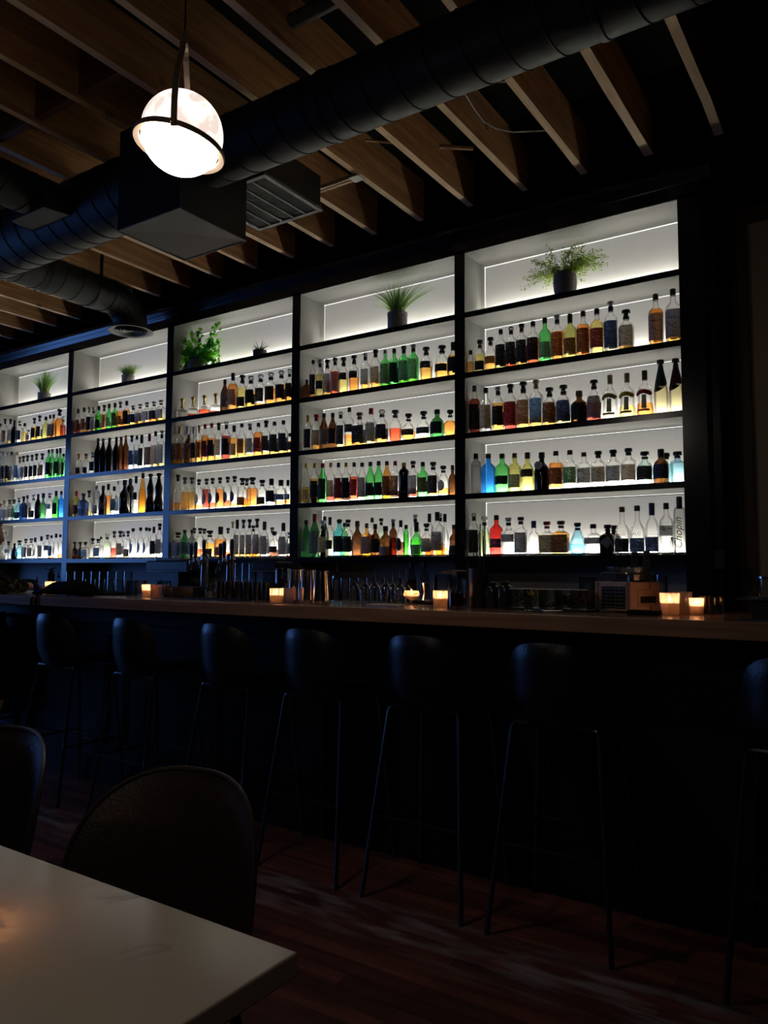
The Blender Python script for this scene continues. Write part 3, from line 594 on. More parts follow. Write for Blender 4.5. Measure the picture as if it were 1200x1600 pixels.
row(2, 3, 12, """275.5 832 15 sq cw .1 g3 kT;288.5 828 13 wine Gn 0 g2 kp;300 828 11 std sw .5 g2 kp;304 825 10 tall cw .2 n kT *;313 825 12 std cr .3 n kT;319.5 826 11 tall cw .1 n kT *;328 829 16.5 squat ca .55 b1 kT;345 823 16.5 squat co .6 o1 kl;358 825 8 tall cr .2 n kT *;363 815 10 tall co .3 n tT *;
371 812 11 jug ca .15 g3 kl;380.7 812 11 jug co .15 g3 nT;390.2 811.5 11 jug co .15 g3 kT;396 821 10 std co .5 n kT *;402 810.5 11.5 jug co .17 g3 kT;413.5 815 13 jug ca .05 g3 nl;425.5 824 9 tall cw .1 n nT *;429 830 14.6 squat ck .3 k6 ks;443 817 13.7 jug cw .1 g3 kl;452 831.6 9 jug cr .1 g2 wT""")
row(3, 0, 8.8, """122.6 639 0 squat cd .4 o2 kp;131.8 637 0 squat ca .4 o2 kp;140.3 636 0 squat ca .5 k3 tT;146.7 636.4 0 squat cy .25 g3 wT;154.7 634.6 0 squat gg .6 k7 kp;163.2 633 0 squat co .62 g3 nT;170.8 631 0 squat gn 0 g7 kp;180 629.6 0 squat gy .6 o3 kp;188.4 627.7 0 squat co .62 o7 nT;198.3 626.6 10 squat co .65 k3 kp;
208.6 634 11 sq cy .2 k2 wT;219.3 631.6 11 sq ca .4 g2 wT;230 629 11 sq ca .08 g2 wT;241 627.7 11 sq co .5 k2 wT;252 625.4 11.5 sq cy .2 g2 wT""")
row(3, 1, 9.5, """123.8 709 8.5 squat cw .2 k1 oT;135 709 9 squat cw .2 k1 nT;145.5 707 9.5 squat cw .2 k2 wT;153.6 685 0 wine kn 0 n kp;161.6 685 0 wine kn 0 n np;171.4 684 10.5 wine kn 0 n kp;182.2 683 0 wine kn 0 n kp;189.6 682.7 0 wine bn 0 n np;197 680 0 wine bn 0 n tp;206.3 680.5 9 std cw .2 b2 kT;214.8 680.5 9 std cw .1 u2 kp;221 679.8 10 squat cw .1 k3 kl;
233.8 678 10 sq cw .1 o3 rl;243.4 674 10 sq cy .1 t3 kp;253.3 673 10 sq cy .1 g3 wT""")
row(3, 2, 9.5, """120.3 767.6 10 wine on 0 r7 rl;131 771 11 sq nn 0 u1 kT;139.8 766.5 10 flask cy .2 u5 kT;151.3 759 9.5 str sw .6 g1 wp;161.6 759 11 jug kn 0 g6 kp;169.6 756 10 std co .62 n kl;178.8 760 10 jug cw .1 u2 kp;185.2 751 9 tall cw .2 g2 wp *;195.3 750 14 jug kn 0 n kp;204 748 10 str kn 0 n kl *;213 744 10 tall cv .2 k4 kl;223.5 739.4 11 cone ay .6 n kp;
235.6 740 13 gourd kn 0 n ks;248.7 739 14 gourd ky .5 n ks""")
row(3, 3, 9.5, """117.4 846.7 9 flask bn 0 s5 nT;126 846.7 9 flask bn 0 u5 nT;134 846.7 9 sq cw .3 u2 kT;145.5 841 10 flask cm .2 n kT;154 842 10 sq cw .2 u2 kT;158 838.7 8 tall cw .2 n kp *;167.8 833.4 11 jug pg .12 n cT;178.8 830 9 jug cd .4 n kT *;188.4 829.5 11 jug cw .1 t2 kT;193.7 831 8 tall cv .2 n wT *;201.2 829.5 9 sq cv .1 o1 nT;
207.4 825 10 bell cw .1 u5 ks;220 823.8 10 bell cv .1 u5 ks;229.2 823.8 10 bell cy .1 u5 ks;234 824.5 8 tall cv .2 n ks *;240.7 823 10 std cv .1 k2 rl;249.8 818 11 std cw .1 g2 kT""")
row(4, 0, 8, """1 662 0 std cw .1 n kp;8.4 654.6 0 std cw .1 o2 kT;17 655 0 std cy .15 g2 kT;23 656.8 0 squat kn 0 n kp;31.5 658 9 sq cw .1 k2 wT;39 661.3 9 squat cy .55 n kp;45 672 8 std cr .1 g2 kp;54 653.4 8.5 squat ca .6 k2 kT;62.4 649.5 8.5 squat cy .2 k2 kT;72 651.2 9.5 jug on 0 n kp;78.7 648.4 8 jug ca .2 g3 np;85.5 647.3 8 jug an 0 g3 np;
92.2 640 12 jug co .68 n kT;99 650.6 8 jug cd .62 n wT *""")
row(4, 1, 8, """1 708 0 tall cw .1 g2 wp;6.7 706.9 0 tall cw .1 k2 wp;13 705.7 0 tall cy .3 k2 wp;18.6 705.7 0 tall cw .1 k2 kp *;27.6 706.3 0 tall cw .2 u2 tp;31.5 713.6 0 squat cw .2 g2 nT *;37 712.5 0 squat cw .1 g2 kT;43.3 711.4 0 squat cw .1 k2 kT;50.6 710.8 0 squat cy .1 k2 nT;57.4 709 0 squat cw .1 k2 kT;66.4 708.6 9 squat cw .1 o2 kT;
76.5 702.4 0 std gn 0 k2 kp;82 701.3 0 std gn 0 k2 gp *;89.4 701.3 0 jug gn 0 k2 kp;94.5 700 0 jug gn 0 r2 kp *;99.5 709 6 std gn 0 k3 kp""")
row(4, 2, 8.5, """1.3 787 0 sq cw .2 g3 nT;7.5 782.5 0 sq cw .15 g2 tT;15.6 781 0 sq cw .2 t2 nT;22.5 780.6 0 std qw .1 l2 kT;30 777.5 0 sq lw .5 k1 wT;37.5 775.6 0 sq nn 0 u2 kT;43 773.8 0 sq sn 0 k3 kp;53 773 0 squat cw .15 k1 wT;60 772 0 wine kn 0 n kp;68 770.6 11 flask Gn 0 n kp;78 770.6 9.5 std cw .2 u4 wT;88 767 9 wine gg .4 k2 kl;96 767.5 8 std un 0 n kp""")
row(4, 3, 8.5, """3.8 827.5 9 tall cw .2 n wT;10.6 831 8 tall cw .2 n wp *;14 846 0 sq cw .2 g4 kT;23.8 848.8 0 drop kn 0 n kp;30 844.4 11 drop lb .4 n kT;40.6 841.9 0 sq cv .1 g3 kT;49.4 841.3 0 sq cm .1 t2 nT;55 840 9 bell cw .2 n bl;65 838 9 std cw .1 g3 kl;74.4 835.6 0 std cw .1 b4 kT;80.6 836.3 0 std cr .1 u2 np;88 833.8 0 jug cw .1 n kp;94.4 835 6 std cr .2 n kp""")

LETTER = {}
for (bay, lev), L_ in rows.items():
    zb = ZS[lev + 2] + .0005; x0, x1 = XR[bay]
    L_.sort(key=lambda b: b['x'])
    for b in L_:
        Yc = YS + .055 if not b['back'] else YS + .155
        for _ in range(2):
            p = on_y(b['x'], b['top'], Yc); b['R'] = b['w'] / 2 * depth(p) / F_PX * 1.13; Yc = (YS + .012 + b['R']) if not b['back'] else YS + .165
        b['X'], b['Y'], b['H'] = p.x, Yc, p.z - zb
        b['R'] = min(b['R'], .055)
    for fb in (False, True):
        g = [b for b in L_ if b['back'] == fb]
        for _ in range(40):                                   # let neighbours stand side by side without touching
            for a, b in zip(g, g[1:]):
                ov = (a['R'] + b['R'] + .002) - (b['X'] - a['X'])
                if ov > 0: a['X'] -= ov * .5; b['X'] += ov * .5; a['R'] *= 1 - min(.02, ov * .4); b['R'] *= 1 - min(.02, ov * .4)
            for b in g: b['X'] = min(max(b['X'], x0 + b['R'] + .002), x1 - b['R'] - .002)
    # words
    def cand(b):
        gl = GLASS[b['gl']][0]; sh = SHAPEW[b['ty']]; out = []
        li = (LIQ[b['lq']][0] + ' liquid') if b['lq'] not in 'nw' and b['gl'] != 'k' and b['fill'] > .15 else ''
        la = (LABC[b['lab'][0]][0] + ' ' + ('disc' if b['lab'][1:] == '5' else 'label')) if b['lab'] != 'n' else ''
        ca = CAPC[b['cap'][0]][0] + (' stopper' if b['cap'][1:] in ('s', 'T') else ' cap')
        base = (sh + ' ' + gl + ' bottle').strip()
        for f in ([la], [li], [ca], [la, li], [la, ca], [li, ca], [li, la, ca]):
            f = [q for q in f if q]
            if f: out.append(base + ' with ' + ', '.join(f))
        return out
    al = [cand(b) for b in L_]
    for i, b in enumerate(L_):
        best = None
        for c in al[i]:
            if not any(c in al[j] for j in range(len(L_)) if j != i): best = c; break
        suf = ROWW[lev] + ' of ' + BAYW[bay]
        if best and len(best.split()) <= 9: lb = best + ', ' + suf
        else: lb = al[i][0] + ', ' + ordw[i] + ' from left, ' + suf
        wd = lb.split()
        if len(wd) > 16: lb = lb.replace(' with ', ' ', 1) if len(wd) == 17 else al[i][0].split(' with ')[0] + ', ' + ordw[i] + ' from left, ' + suf
        b['t'] = make_bottle((b['X'], b['Y'], zb), b['H'], b['R'], b['ty'], b['gl'], b['lq'], b['fill'], b['lab'], b['cap'], lb, 'bottles on ' + ROWW[lev].replace(' row', ' shelf') + ', ' + BAYW[bay],
                             flat=.82 if b['ty'] in ('flask',) else 1.0)

# lettering and special markings on the nearest bottles
ink = mat('print_black', (.01, .01, .01), .6); orange_ink = mat('print_orange', (.75, .22, .05), .6); navy_ink = mat('print_navy', (.03, .05, .25), .6); pale_ink = mat('print_pale', (.5, .5, .48), .6)
def find(bay, lev, x): return min(rows[(bay, lev)], key=lambda b: abs(b['x'] - x))
def front_text(b, s, size, h, m, rot=0, dx=0, shear=0, name='lettering'):
    o = text(s, size, (dx, -b['R'] - .0022, h * b['H']), (PI / 2, rot, 0), m, b['t'], name, shear); return o
front_text(find(0, 0, 1024), 'THE\nMACALLAN', .0095, .46, ink); front_text(find(0, 0, 1024), '15', .014, .30, ink)
front_text(find(0, 0, 1051), 'THE\nMACALLAN', .0095, .46, ink); front_text(find(0, 0, 1051), '18', .014, .30, ink)
front_text(find(0, 2, 913), 'KY', .030, .47, ink, dx=-.004); front_text(find(0, 2, 913), 'RO', .030, .22, ink, dx=-.004)
front_text(find(0, 3, 774.6), '24', .022, .31, pale_ink)
front_text(find(0, 3, 973), 'lalo', .026, .34, orange_ink, shear=.2) if False else front_text(find(0, 3, 973), 'LALO', .024, .42, orange_ink)
front_text(find(0, 3, 996), 'LALO', .024, .42, navy_ink)
front_text(find(0, 3, 1038.5), 'HAKU', .021, .50, ink)
front_text(find(0, 3, 1061), 'Chopin', .060, .36, ink, rot=-PI / 2, shear=.35)
front_text(find(1, 1, 562), 'XO', .016, .34, pale_ink)
front_text(find(1, 1, 619), '100', .018, .42, pale_ink)
# printed plant motifs on the three bell bottles
for x, c in ((954.6, (.38, .36, .08)), (980, (.62, .50, .04)), (1008.6, (.65, .03, .05))):
    b = find(0, 1, x); Rb, H = b['R'], b['H']; m = MB()
    for i in range(7):
        a = -PI / 2 + R(-52 + 17 * i); r_ = Rb * .86 + .001
        m.lathe([(.0, -.016), (.015, -.008), (.016, .006), (0, .014)], 8, c=(r_ * math.cos(a) * 1.0, r_ * math.sin(a), (.49 + .035 * math.cos(R(-52 + 17 * i) * 2)) * H), sy=.3, rot=a + PI / 2)
    m.build('flower_motif', mat('motif_%d' % x, c, .6), b['t'])
    m = MB(); vs = []
    for j in range(6):
        h = .15 + .3 * j / 5
        for i in range(5):
            a = -PI / 2 + R(-12 + 9 * i); r_ = prof_at(PROF['bell'], h) * Rb + .001; vs.append((r_ * math.cos(a), r_ * math.sin(a), h * H))
    m.add(vs, [(j * 5 + i, j * 5 + i + 1, j * 5 + i + 6, j * 5 + i + 5) for j in range(5) for i in range(4)]); m.build('stem_print', mat('stem_print', (.75, .72, .40), .6), b['t'], normals=False)
    m = MB(); vs = []
    for j in range(3):
        h = .09 + .05 * j / 2
        for i in range(9):
            a = -PI / 2 + R(-44 + 11 * i); r_ = prof_at(PROF['bell'], h) * Rb + .0012; vs.append((r_ * math.cos(a), r_ * math.sin(a), h * H))
    m.add(vs, [(j * 9 + i, j * 9 + i + 1, j * 9 + i + 10, j * 9 + i + 9) for j in range(2) for i in range(8)]); m.build('paper_label', label_mat('o'), b['t'], normals=False)
# coloured upper sleeves of the two tapering bottles
for x, c in ((1034, (.02, .07, .06)), (1054.7, (.10, .015, .02))):
    b = find(0, 1, x); m = MB(); n = 28; vs = []
    for i in range(n):
        a = 2 * PI * i / n; low = .50 + .07 * math.cos(a)
        for j in range(7):
            h = low + (.86 - low) * j / 6; r_ = prof_at(PROF['cone'], h) * b['R'] + .0008; vs.append((r_ * math.cos(a), r_ * math.sin(a), h * b['H']))
    m.add(vs, [(i * 7 + j, ((i + 1) % n) * 7 + j, ((i + 1) % n) * 7 + j + 1, i * 7 + j + 1) for i in range(n) for j in range(6)])
    m.build('colored_sleeve', mat('sleeve_%d' % x, c, .5), b['t'], smooth=True, normals=False)
# round silver disc, diamond label, red collar, wire nets
b = find(0, 2, 846.7); o = MB().lathe([(.026, 0), (.026, .003), (.022, .004)], 28).build('silver_disc', mat('disc_silver', (.5, .5, .52), .4, metal=.3), b['t'], loc=(-.004, -b['R'] - .001, .64 * b['H'])); o.rotation_euler = (PI / 2, 0, 0)
b = find(0, 3, 950); MB().add([(-b['R'] * .9, -b['R'] - .002, .42 * b['H']), (b['R'] * .2, -b['R'] - .002, .22 * b['H']), (b['R'] * 1.0, -b['R'] - .002, .42 * b['H']), (b['R'] * .2, -b['R'] - .002, .62 * b['H'])], [(0, 1, 2, 3)]).build('diamond_label', label_mat('g'), b['t'])
b = find(1, 3, 649); 
for x in (839, 859.7, 881.5):
    b = find(0, 1, x); m = MB(); pf = PROF[b['ty']]
    for s in (1, -1):
        for q in range(3):
            m.tube([((prof_at(pf, h) * b['R'] + .0015) * math.cos(q * 2.1 + s * h * 6), (prof_at(pf, h) * b['R'] + .0015) * math.sin(q * 2.1 + s * h * 6), h * b['H']) for h in [.02 + .68 * i / 16 for i in range(17)]], .0008, 4)
    m.build('wire_net', black_metal, b['t'])

# ---------------------------------------------------------------- potted plants on the top shelf
leafs = {}
def leafmat(n, c):
    if 'leaf_' + n in MATS: return MATS['leaf_' + n]
    m = mat('leaf_' + n, c, .5, noise=.35, nscale=60); nt = m.node_tree; tl = nt.nodes.new('ShaderNodeBsdfTranslucent'); tl.inputs[0].default_value = (min(1, c[0] * 2.4), min(1, c[1] * 2.2), c[2] * 1.2, 1)
    mx = nt.nodes.new('ShaderNodeMixShader'); mx.inputs[0].default_value = .45; o_ = nt.nodes['Material Output']
    nt.links.new(nt.nodes['Principled BSDF'].outputs[0], mx.inputs[1]); nt.links.new(tl.outputs[0], mx.inputs[2]); nt.links.new(mx.outputs[0], o_.inputs[0]); return m
def plant(x, ytop, ybase, wpot, hpot, kind, spread, label, potcol, potprof, dy=.1):
    Y = YS + dy; z0 = ZS[1] + .0005; p = on_y(x, ybase, Y); d = depth(p); k = d / F_PX
    t = thing('potted_plant', label, 'plant', (p.x, Y, z0))
    rp = wpot * k / 2; hp = hpot * k
    pm = mat('pot_%s' % round(x), potcol, .8, noise=.3, nscale=90, bump=.5)
    MB().lathe([(r * rp, z * hp) for r, z in potprof], 28).build('pot', pm, t, smooth=True)
    MB().lathe([(0.001, hp * .93), (rp * .85, hp * .93), (rp * .85, hp * .95), (.001, hp * .95)], 16).build('soil', mat('soil', (.03, .02, .015), .95), t)
    H = (ybase - ytop) * k - hp; S = spread * k / 2; rnd = random.Random(int(x)); m = MB()
    maxy = YB - .02 - Y - .01; miny = -(.13)
    lox = max(b_[0] for b_ in XR if b_[0] < p.x) - p.x + .012
    def clampy(v): return Vector((max(v.x, lox), max(miny, min(maxy, v.y)), max(.004, min(v.z, ZS[0] - z0 - .012))))
    if kind == 'grass':
        for i in range(230):
            a = rnd.uniform(0, 2 * PI); lean = rnd.uniform(0, 1) ** .8; L_ = H * rnd.uniform(.8, 1.22); b0 = Vector((math.cos(a) * rp * .6 * lean, math.sin(a) * rp * .6 * lean, hp * .93)); pts = []
            for j in range(6):
                s = j / 5; pts.append(clampy(b0 + Vector((math.cos(a) * S * 1.3 * lean * s ** 1.6, math.sin(a) * S * .55 * lean * s ** 1.6, L_ * (s - .28 * lean * s * s)))))
            sd = Vector((-math.sin(a), math.cos(a), 0)) if rnd.random() < .5 else Vector((math.sin(a + 1), math.cos(a), .0)).normalized()
            wv = .0062; vs = []
            for j, q in enumerate(pts): ww = wv * (1 - (j / 5) ** 2 * .92); vs += [q - sd * ww * .5, q + sd * ww * .5]
            m.add(vs, [(2 * j, 2 * j + 1, 2 * j + 3, 2 * j + 2) for j in range(5)])
        m.build('grass_blades', leafmat('grass', (.16, .28, .09)), t, normals=False)
    elif kind == 'bush':
        st = MB()
        for i in range(64):
            a = rnd.uniform(0, 2 * PI); el_ = rnd.uniform(.05, 1); L_ = rnd.uniform(.75, 1.18); b0 = Vector((math.cos(a) * rp * .5, math.sin(a) * rp * .5, hp * .93)); pts = []
            for j in range(8):
                s = j / 7; hor = (1 - el_ ** 2) ** .5
                pts.append(clampy(b0 + Vector((math.cos(a) * S * hor * s * L_, math.sin(a) * S * .6 * hor * s * L_, (H * (.25 + .75 * el_) * (s - .55 * (1 - el_) * s * s) - (1 - el_) * .05 * s * s) * L_))))
            st.tube(pts, .0009, 3)
            for j in range(1, 8):
                for q in range(8):
                    c = pts[j] + Vector((rnd.uniform(-1, 1), rnd.uniform(-1, 1), rnd.uniform(-1, 1))) * .016; c = clampy(c); r_ = rnd.uniform(.004, .0078)
                    n_ = Vector((rnd.uniform(-1, 1), rnd.uniform(-1, 1), rnd.uniform(-.3, 1))).normalized(); u_ = n_.orthogonal().normalized(); v_ = n_.cross(u_)
                    m.add([c + u_ * r_, c + v_ * r_ * .8, c - u_ * r_, c - v_ * r_ * .8], [(0, 1, 2, 3)])
        st.build('stems', mat('stem_green', (.1, .12, .04), .7), t); m.build('leaves', leafmat('fern', (.17, .26, .07)), t, normals=False)
    elif kind == 'pothos':
        st = MB()
        for i in range(44):
            a = rnd.uniform(0, 2 * PI); el_ = rnd.uniform(.0, 1); b0 = Vector((0, 0, hp * .93)); pts = []
            dirx = math.cos(a)
            for j in range(7):
                s = j / 6; pts.append(clampy(b0 + Vector((dirx * S * s * (.8 if dirx < 0 else 1.35) - .25 * S * el_ * s, math.sin(a) * .07 * s, H * (el_ * 1.05 * s) - (1 - el_) * H * .45 * s * s))))
            st.tube(pts, .0014, 4)
            for j in range(1, 7):
                for q in range(3):
                    c = clampy(pts[j] + Vector((rnd.uniform(-1, 1), rnd.uniform(-1, 1), rnd.uniform(-1, 1))) * .018); r_ = rnd.uniform(.017, .027)
                    n_ = Vector((rnd.uniform(-.6, .6), -1 + rnd.uniform(-.3, .6), rnd.uniform(-.5, .9))).normalized(); u_ = n_.orthogonal().normalized(); v_ = n_.cross(u_)
                    ph = rnd.uniform(0, 6.28); vs = [c + n_ * .003]
                    for w_ in range(8):
                        aa = w_ * PI / 4; rr = r_ * (1.25 if w_ == 0 else .85 if w_ == 4 else 1); vs.append(clampy(c + (u_ * math.cos(aa + ph) + v_ * math.sin(aa + ph)) * rr * .8))
                    m.add(vs, [(0, 1 + w_, 1 + (w_ + 1) % 8) for w_ in range(8)])
        st.build('vines', mat('stem_green', (.1, .12, .04), .7), t); m.build('leaves', leafmat('pothos', (.09, .30, .04)), t, normals=False)
    else:                                                      # agave-like rosette
        for i in range(16):
            a = 2 * PI * i / 16 + rnd.uniform(-.2, .2); el_ = (i % 4) / 4 + .15; pts = []
            for j in range(5):
                s = j / 4; pts.append(clampy(Vector((0, 0, hp * .93)) + Vector((math.cos(a) * S * (1 - el_ * .6) * s, math.sin(a) * S * .8 * (1 - el_ * .6) * s, H * (.35 + el_ * .7) * (s - .25 * s * s * (1 - el_))))))
            m.tube(pts, .006, 5, r2=.0008)
        m.build('spiky_leaves', leafmat('agave', (.10, .17, .09)), t, smooth=True)
    return t
egg = [(.62, 0), (.75, .02), (.92, .3), (1, .6), (.97, .85), (.88, 1), (.82, 1), (.84, .9)]
cyl = [(.95, 0), (1, .02), (1, .82), (1.03, .84), (1.03, 1), (.92, 1), (.90, .9)]
plant(883, 372, 457.5, 37, 40, 'bush', 112, 'bushy small-leaved potted plant in an egg-shaped speckled pot, rightmost bay', (.16, .14, .16), egg)
plant(621, 436, 512.5, 31, 29, 'grass', 104, 'large spiky grass plant in a grey cylinder pot, second bay from right', (.24, .22, .23), cyl)
plant(310, 503, 577, 33, 20, 'pothos', 74, 'leafy green trailing plant in a dome-shaped grey pot, middle bay', (.16, .15, .14), [(.95, 0), (1, .04), (.98, .4), (.8, .8), (.62, 1), (.55, 1), (.55, .9)])
plant(406, 523, 553, 21, 13, 'agave', 42, 'small dark succulent in a black pot, middle bay', (.03, .03, .03), cyl)
plant(200, 562, 595, 19, 15.5, 'grass', 44, 'short spiky grass plant in a small white pot, second bay from left', (.42, .40, .38), cyl)
plant(69, 573, 622, 19, 14, 'grass', 50, 'tall wispy grass plant in a small grey pot, leftmost bay', (.32, .29, .28), cyl)

# ---------------------------------------------------------------- stools
def sell(mb, W, H, n_, bend, thick, rings=7, seg=36, taper=0, axis='z', top=None):
    """rounded shell patch: superellipse outline W x H bent towards +y at its sides, built as front and back skins"""
    for side in (0, 1):
        vs = []; 
        for k in range(rings + 1):
            rr = k / rings
            for i in range(seg):
                a = 2 * PI * i / seg; ca, sa = math.cos(a), math.sin(a); q = (abs(ca) ** n_ + abs(sa) ** n_) ** (-1 / n_)
                u = ca * q * rr; v = sa * q * rr; x = u * W / 2 * (1 + taper * v); z = v * H / 2
                edge = max(0, 1 - rr ** 4) ** .5
                y = bend(u, v) + (thick / 2 * edge if side else -thick / 2 * edge)
                vs.append((x, y, z) if axis == 'z' else (x, z, y))
        fs = [(k * seg + i, k * seg + (i + 1) % seg, (k + 1) * seg + (i + 1) % seg, (k + 1) * seg + i) for k in range(rings) for i in range(seg)]
        mb.add(vs, fs)
    return mb
def rounded(pts, r=.03, n=5):
    pts = [Vector(p) for p in pts]; out = [pts[0]]
    for a, b, c in zip(pts, pts[1:], pts[2:]):
        p, q = b + (a - b).normalized() * r, b + (c - b).normalized() * r
        for i in range(n + 1): t = i / n; out.append(p * (1 - t) ** 2 + b * 2 * t * (1 - t) + q * t * t)
    return out + [pts[-1]]
def make_stool(label, loc, rz=0):
    t = thing('bar_stool', label, 'stool', loc, rz, 'bar stools')
    m = MB(); sell(m, .335, .31, 3.0, lambda u, v: .075 * abs(u) ** 2.2 + .045 * max(0, -v) ** 2 - .012 * v, .034, taper=.02)
    m.build('backrest', leather, t, smooth=True, loc=(0, .035, .848), normals=False)
    m = MB(); sell(m, .40, .40, 2.8, lambda u, v: .035 * abs(u) ** 2.4 + (.05 * max(0, -v) ** 3) - .02 * max(0, v) ** 3, .05, axis='y')
    m.build('seat', leather, t, smooth=True, loc=(0, .235, .742), normals=False)
    for s in (-1, 1):
        MB().tube([(s * .155, .10, .700), (s * .160, .095, .66), (s * .215, 0, .003)], .0095, 8).build('leg', rod_metal, t, smooth=True)
        MB().tube([(s * .155, .36, .700), (s * .160, .365, .66), (s * .205, .42, .003)], .0095, 8).build('leg', rod_metal, t, smooth=True)
    MB().tube(rounded([(-.155, .10, .69), (-.150, .10, .712), (.150, .10, .712), (.155, .10, .69)], .012), .009, 8).build('frame_bar', rod_metal, t, smooth=True)
    MB().tube(rounded([(-.155, .36, .69), (-.150, .36, .712), (.150, .36, .712), (.155, .36, .69)], .012), .009, 8).build('frame_bar', rod_metal, t, smooth=True)
    z = .30; f = 1 - z / .7; a = .155 + .06 * f; yb = .10 - .10 * f; yf = .36 + .06 * f; b_ = .155 + .05 * f
    MB().tube([(-a, yb, z), (a, yb, z), (b_, yf, z), (-b_, yf, z)], .0065, 8, closed=True).build('footrest', rod_metal, t, smooth=True)
    return t
for x, lb, rz in ((-.255, 'dark shell bar stool cut off by the right picture edge', 0), (-1.02, 'dark shell bar stool below the ice bucket box, second from right', .02), (-1.552, 'dark shell bar stool below the red candle-lit cocktail glass', 0), (-2.10, 'dark shell bar stool below the three steel shaker tins', -.03),
                  (-2.62, 'dark shell bar stool below the beer tap towers', -.05), (-3.27, 'dark shell bar stool below the candle by the cut glass tumblers', -.05), (-3.93, 'dark shell bar stool below the black bag on the counter', .0), (-4.99, 'bar stool under the person at the left edge', 0)):
    make_stool(lb, (x, 2.50, 0), rz)

# ---------------------------------------------------------------- table and dining chairs
tb = thing('dining_table', 'pale quartz-topped dining table in the foreground', 'table', (-1.378, .415, 0))
qz = mat('quartz_white', (.46, .40, .33), .12, spec=.5); nt = qz.node_tree; bs = nt.nodes['Principled BSDF']
tc = nt.nodes.new('ShaderNodeTexCoord'); n1 = nt.nodes.new('ShaderNodeTexNoise'); n1.inputs['Scale'].default_value = 3.2; n1.inputs['Detail'].default_value = 6; n1.inputs['Distortion'].default_value = .6
rr_ = nt.nodes.new('ShaderNodeValToRGB'); e = rr_.color_ramp.elements; e[0].position = .485; e[0].color = (.47, .41, .335, 1); e[1].position = .5; e[1].color = (.24, .20, .16, 1); e2 = e.new(.512); e2.color = (.47, .41, .335, 1)
n2 = nt.nodes.new('ShaderNodeTexNoise'); n2.inputs['Scale'].default_value = 2.1; r3 = nt.nodes.new('ShaderNodeMapRange'); r3.inputs[1].default_value = .46; r3.inputs[2].default_value = .54
mx_ = nt.nodes.new('ShaderNodeMix'); mx_.data_type = 'RGBA'; mx_.inputs[6].default_value = (.47, .41, .335, 1)
for a, b_ in ((tc.outputs['Object'], n1.inputs['Vector']), (tc.outputs['Object'], n2.inputs['Vector']), (n1.outputs['Fac'], rr_.inputs[0]), (n2.outputs['Fac'], r3.inputs[0]), (r3.outputs[0], mx_.inputs[0]), (rr_.outputs[0], mx_.inputs[7]), (mx_.outputs[2], bs.inputs['Base Color'])): nt.links.new(a, b_)
B(-.72, .70, -.42, .400, .718, .75).build('tabletop', qz, tb, bevel=.003)
B(-.30, .30, -.05, .05, .69, .716).build('support_plate', black_metal, tb)
B(.36, .44, -.30, .30, .0, .718).build('leg', black_metal, tb, bevel=.003); B(-.44, -.36, -.30, .30, .0, .718).build('leg', black_metal, tb, bevel=.003)

def make_chair(label, loc, rz):
    t = thing('dining_chair', label, 'chair', loc, rz, 'dining chairs at the table')
    m = MB(); sell(m, .46, .46, 2.7, lambda u, v: -.10 * abs(u) ** 2.3 + .045 * v - .06 * max(0, -v) ** 2, .036, rings=9, seg=48)
    m.build('backrest', brown_leather, t, smooth=True, loc=(0, 0, .585), normals=False)
    m = MB(); pts = []
    for i in range(48):
        a = 2 * PI * i / 48; ca, sa = math.cos(a), math.sin(a); q = (abs(ca) ** 2.7 + abs(sa) ** 2.7) ** (-1 / 2.7); u, v = ca * q, sa * q
        pts.append((u * .23, -.10 * abs(u) ** 2.3 + .045 * v - .06 * max(0, -v) ** 2, v * .23))
    m.tube(pts, .006, 6, closed=True); m.build('piping', brown_leather, t, smooth=True, loc=(0, 0, .585))
    m = MB(); sell(m, .47, .46, 3, lambda u, v: .02 * abs(u) ** 3, .07, axis='y'); m.build('seat', brown_leather, t, smooth=True, loc=(0, -.24, .43), normals=False)
    for sx in (-1, 1):
        for y, y2 in ((-.42, -.46), (-.06, .02)): MB().tube([(sx * .17, y, .41), (sx * .21, y2, .002)], .012, 8, r2=.009).build('leg', black_metal, t, smooth=True)
    return t
make_chair('brown leather round-backed dining chair at the right of the table', (-1.285, 1.16, 0), R(12))
make_chair('brown leather round-backed dining chair at the left picture edge', (-2.02, 1.19, 0), R(8))

# ---------------------------------------------------------------- things on the bar
Z = ZBAR + .0005
def bar_at(x, y): p = on_z(x, y, ZBAR); p.y = max(2.735, min(3.27, p.y)); return p
def bar_x(x, Y, z=1.12):                        # world x of picture column x on the depth line Y
    d = ray(x, 930); return d.x / d.y * Y
def hz(x, ytop, Y, zb=Z): return on_y(x, ytop, Y).z - zb
flame = mat('candle_flame', (1, .6, .2), emit=(1, .50, .16), es=38)
votive_glass = clear('votive_glass', (1, .82, .72), .7, .08, .25)
nt = votive_glass.node_tree; o_ = nt.nodes['Material Output']; prev = o_.inputs[0].links[0].from_socket; tl = nt.nodes.new('ShaderNodeBsdfTranslucent'); tl.inputs[0].default_value = (1, .86, .74, 1)
mx = nt.nodes.new('ShaderNodeMixShader'); mx.inputs[0].default_value = .45; nt.links.new(prev, mx.inputs[1]); nt.links.new(tl.outputs[0], mx.inputs[2]); nt.links.new(mx.outputs[0], o_.inputs[0])
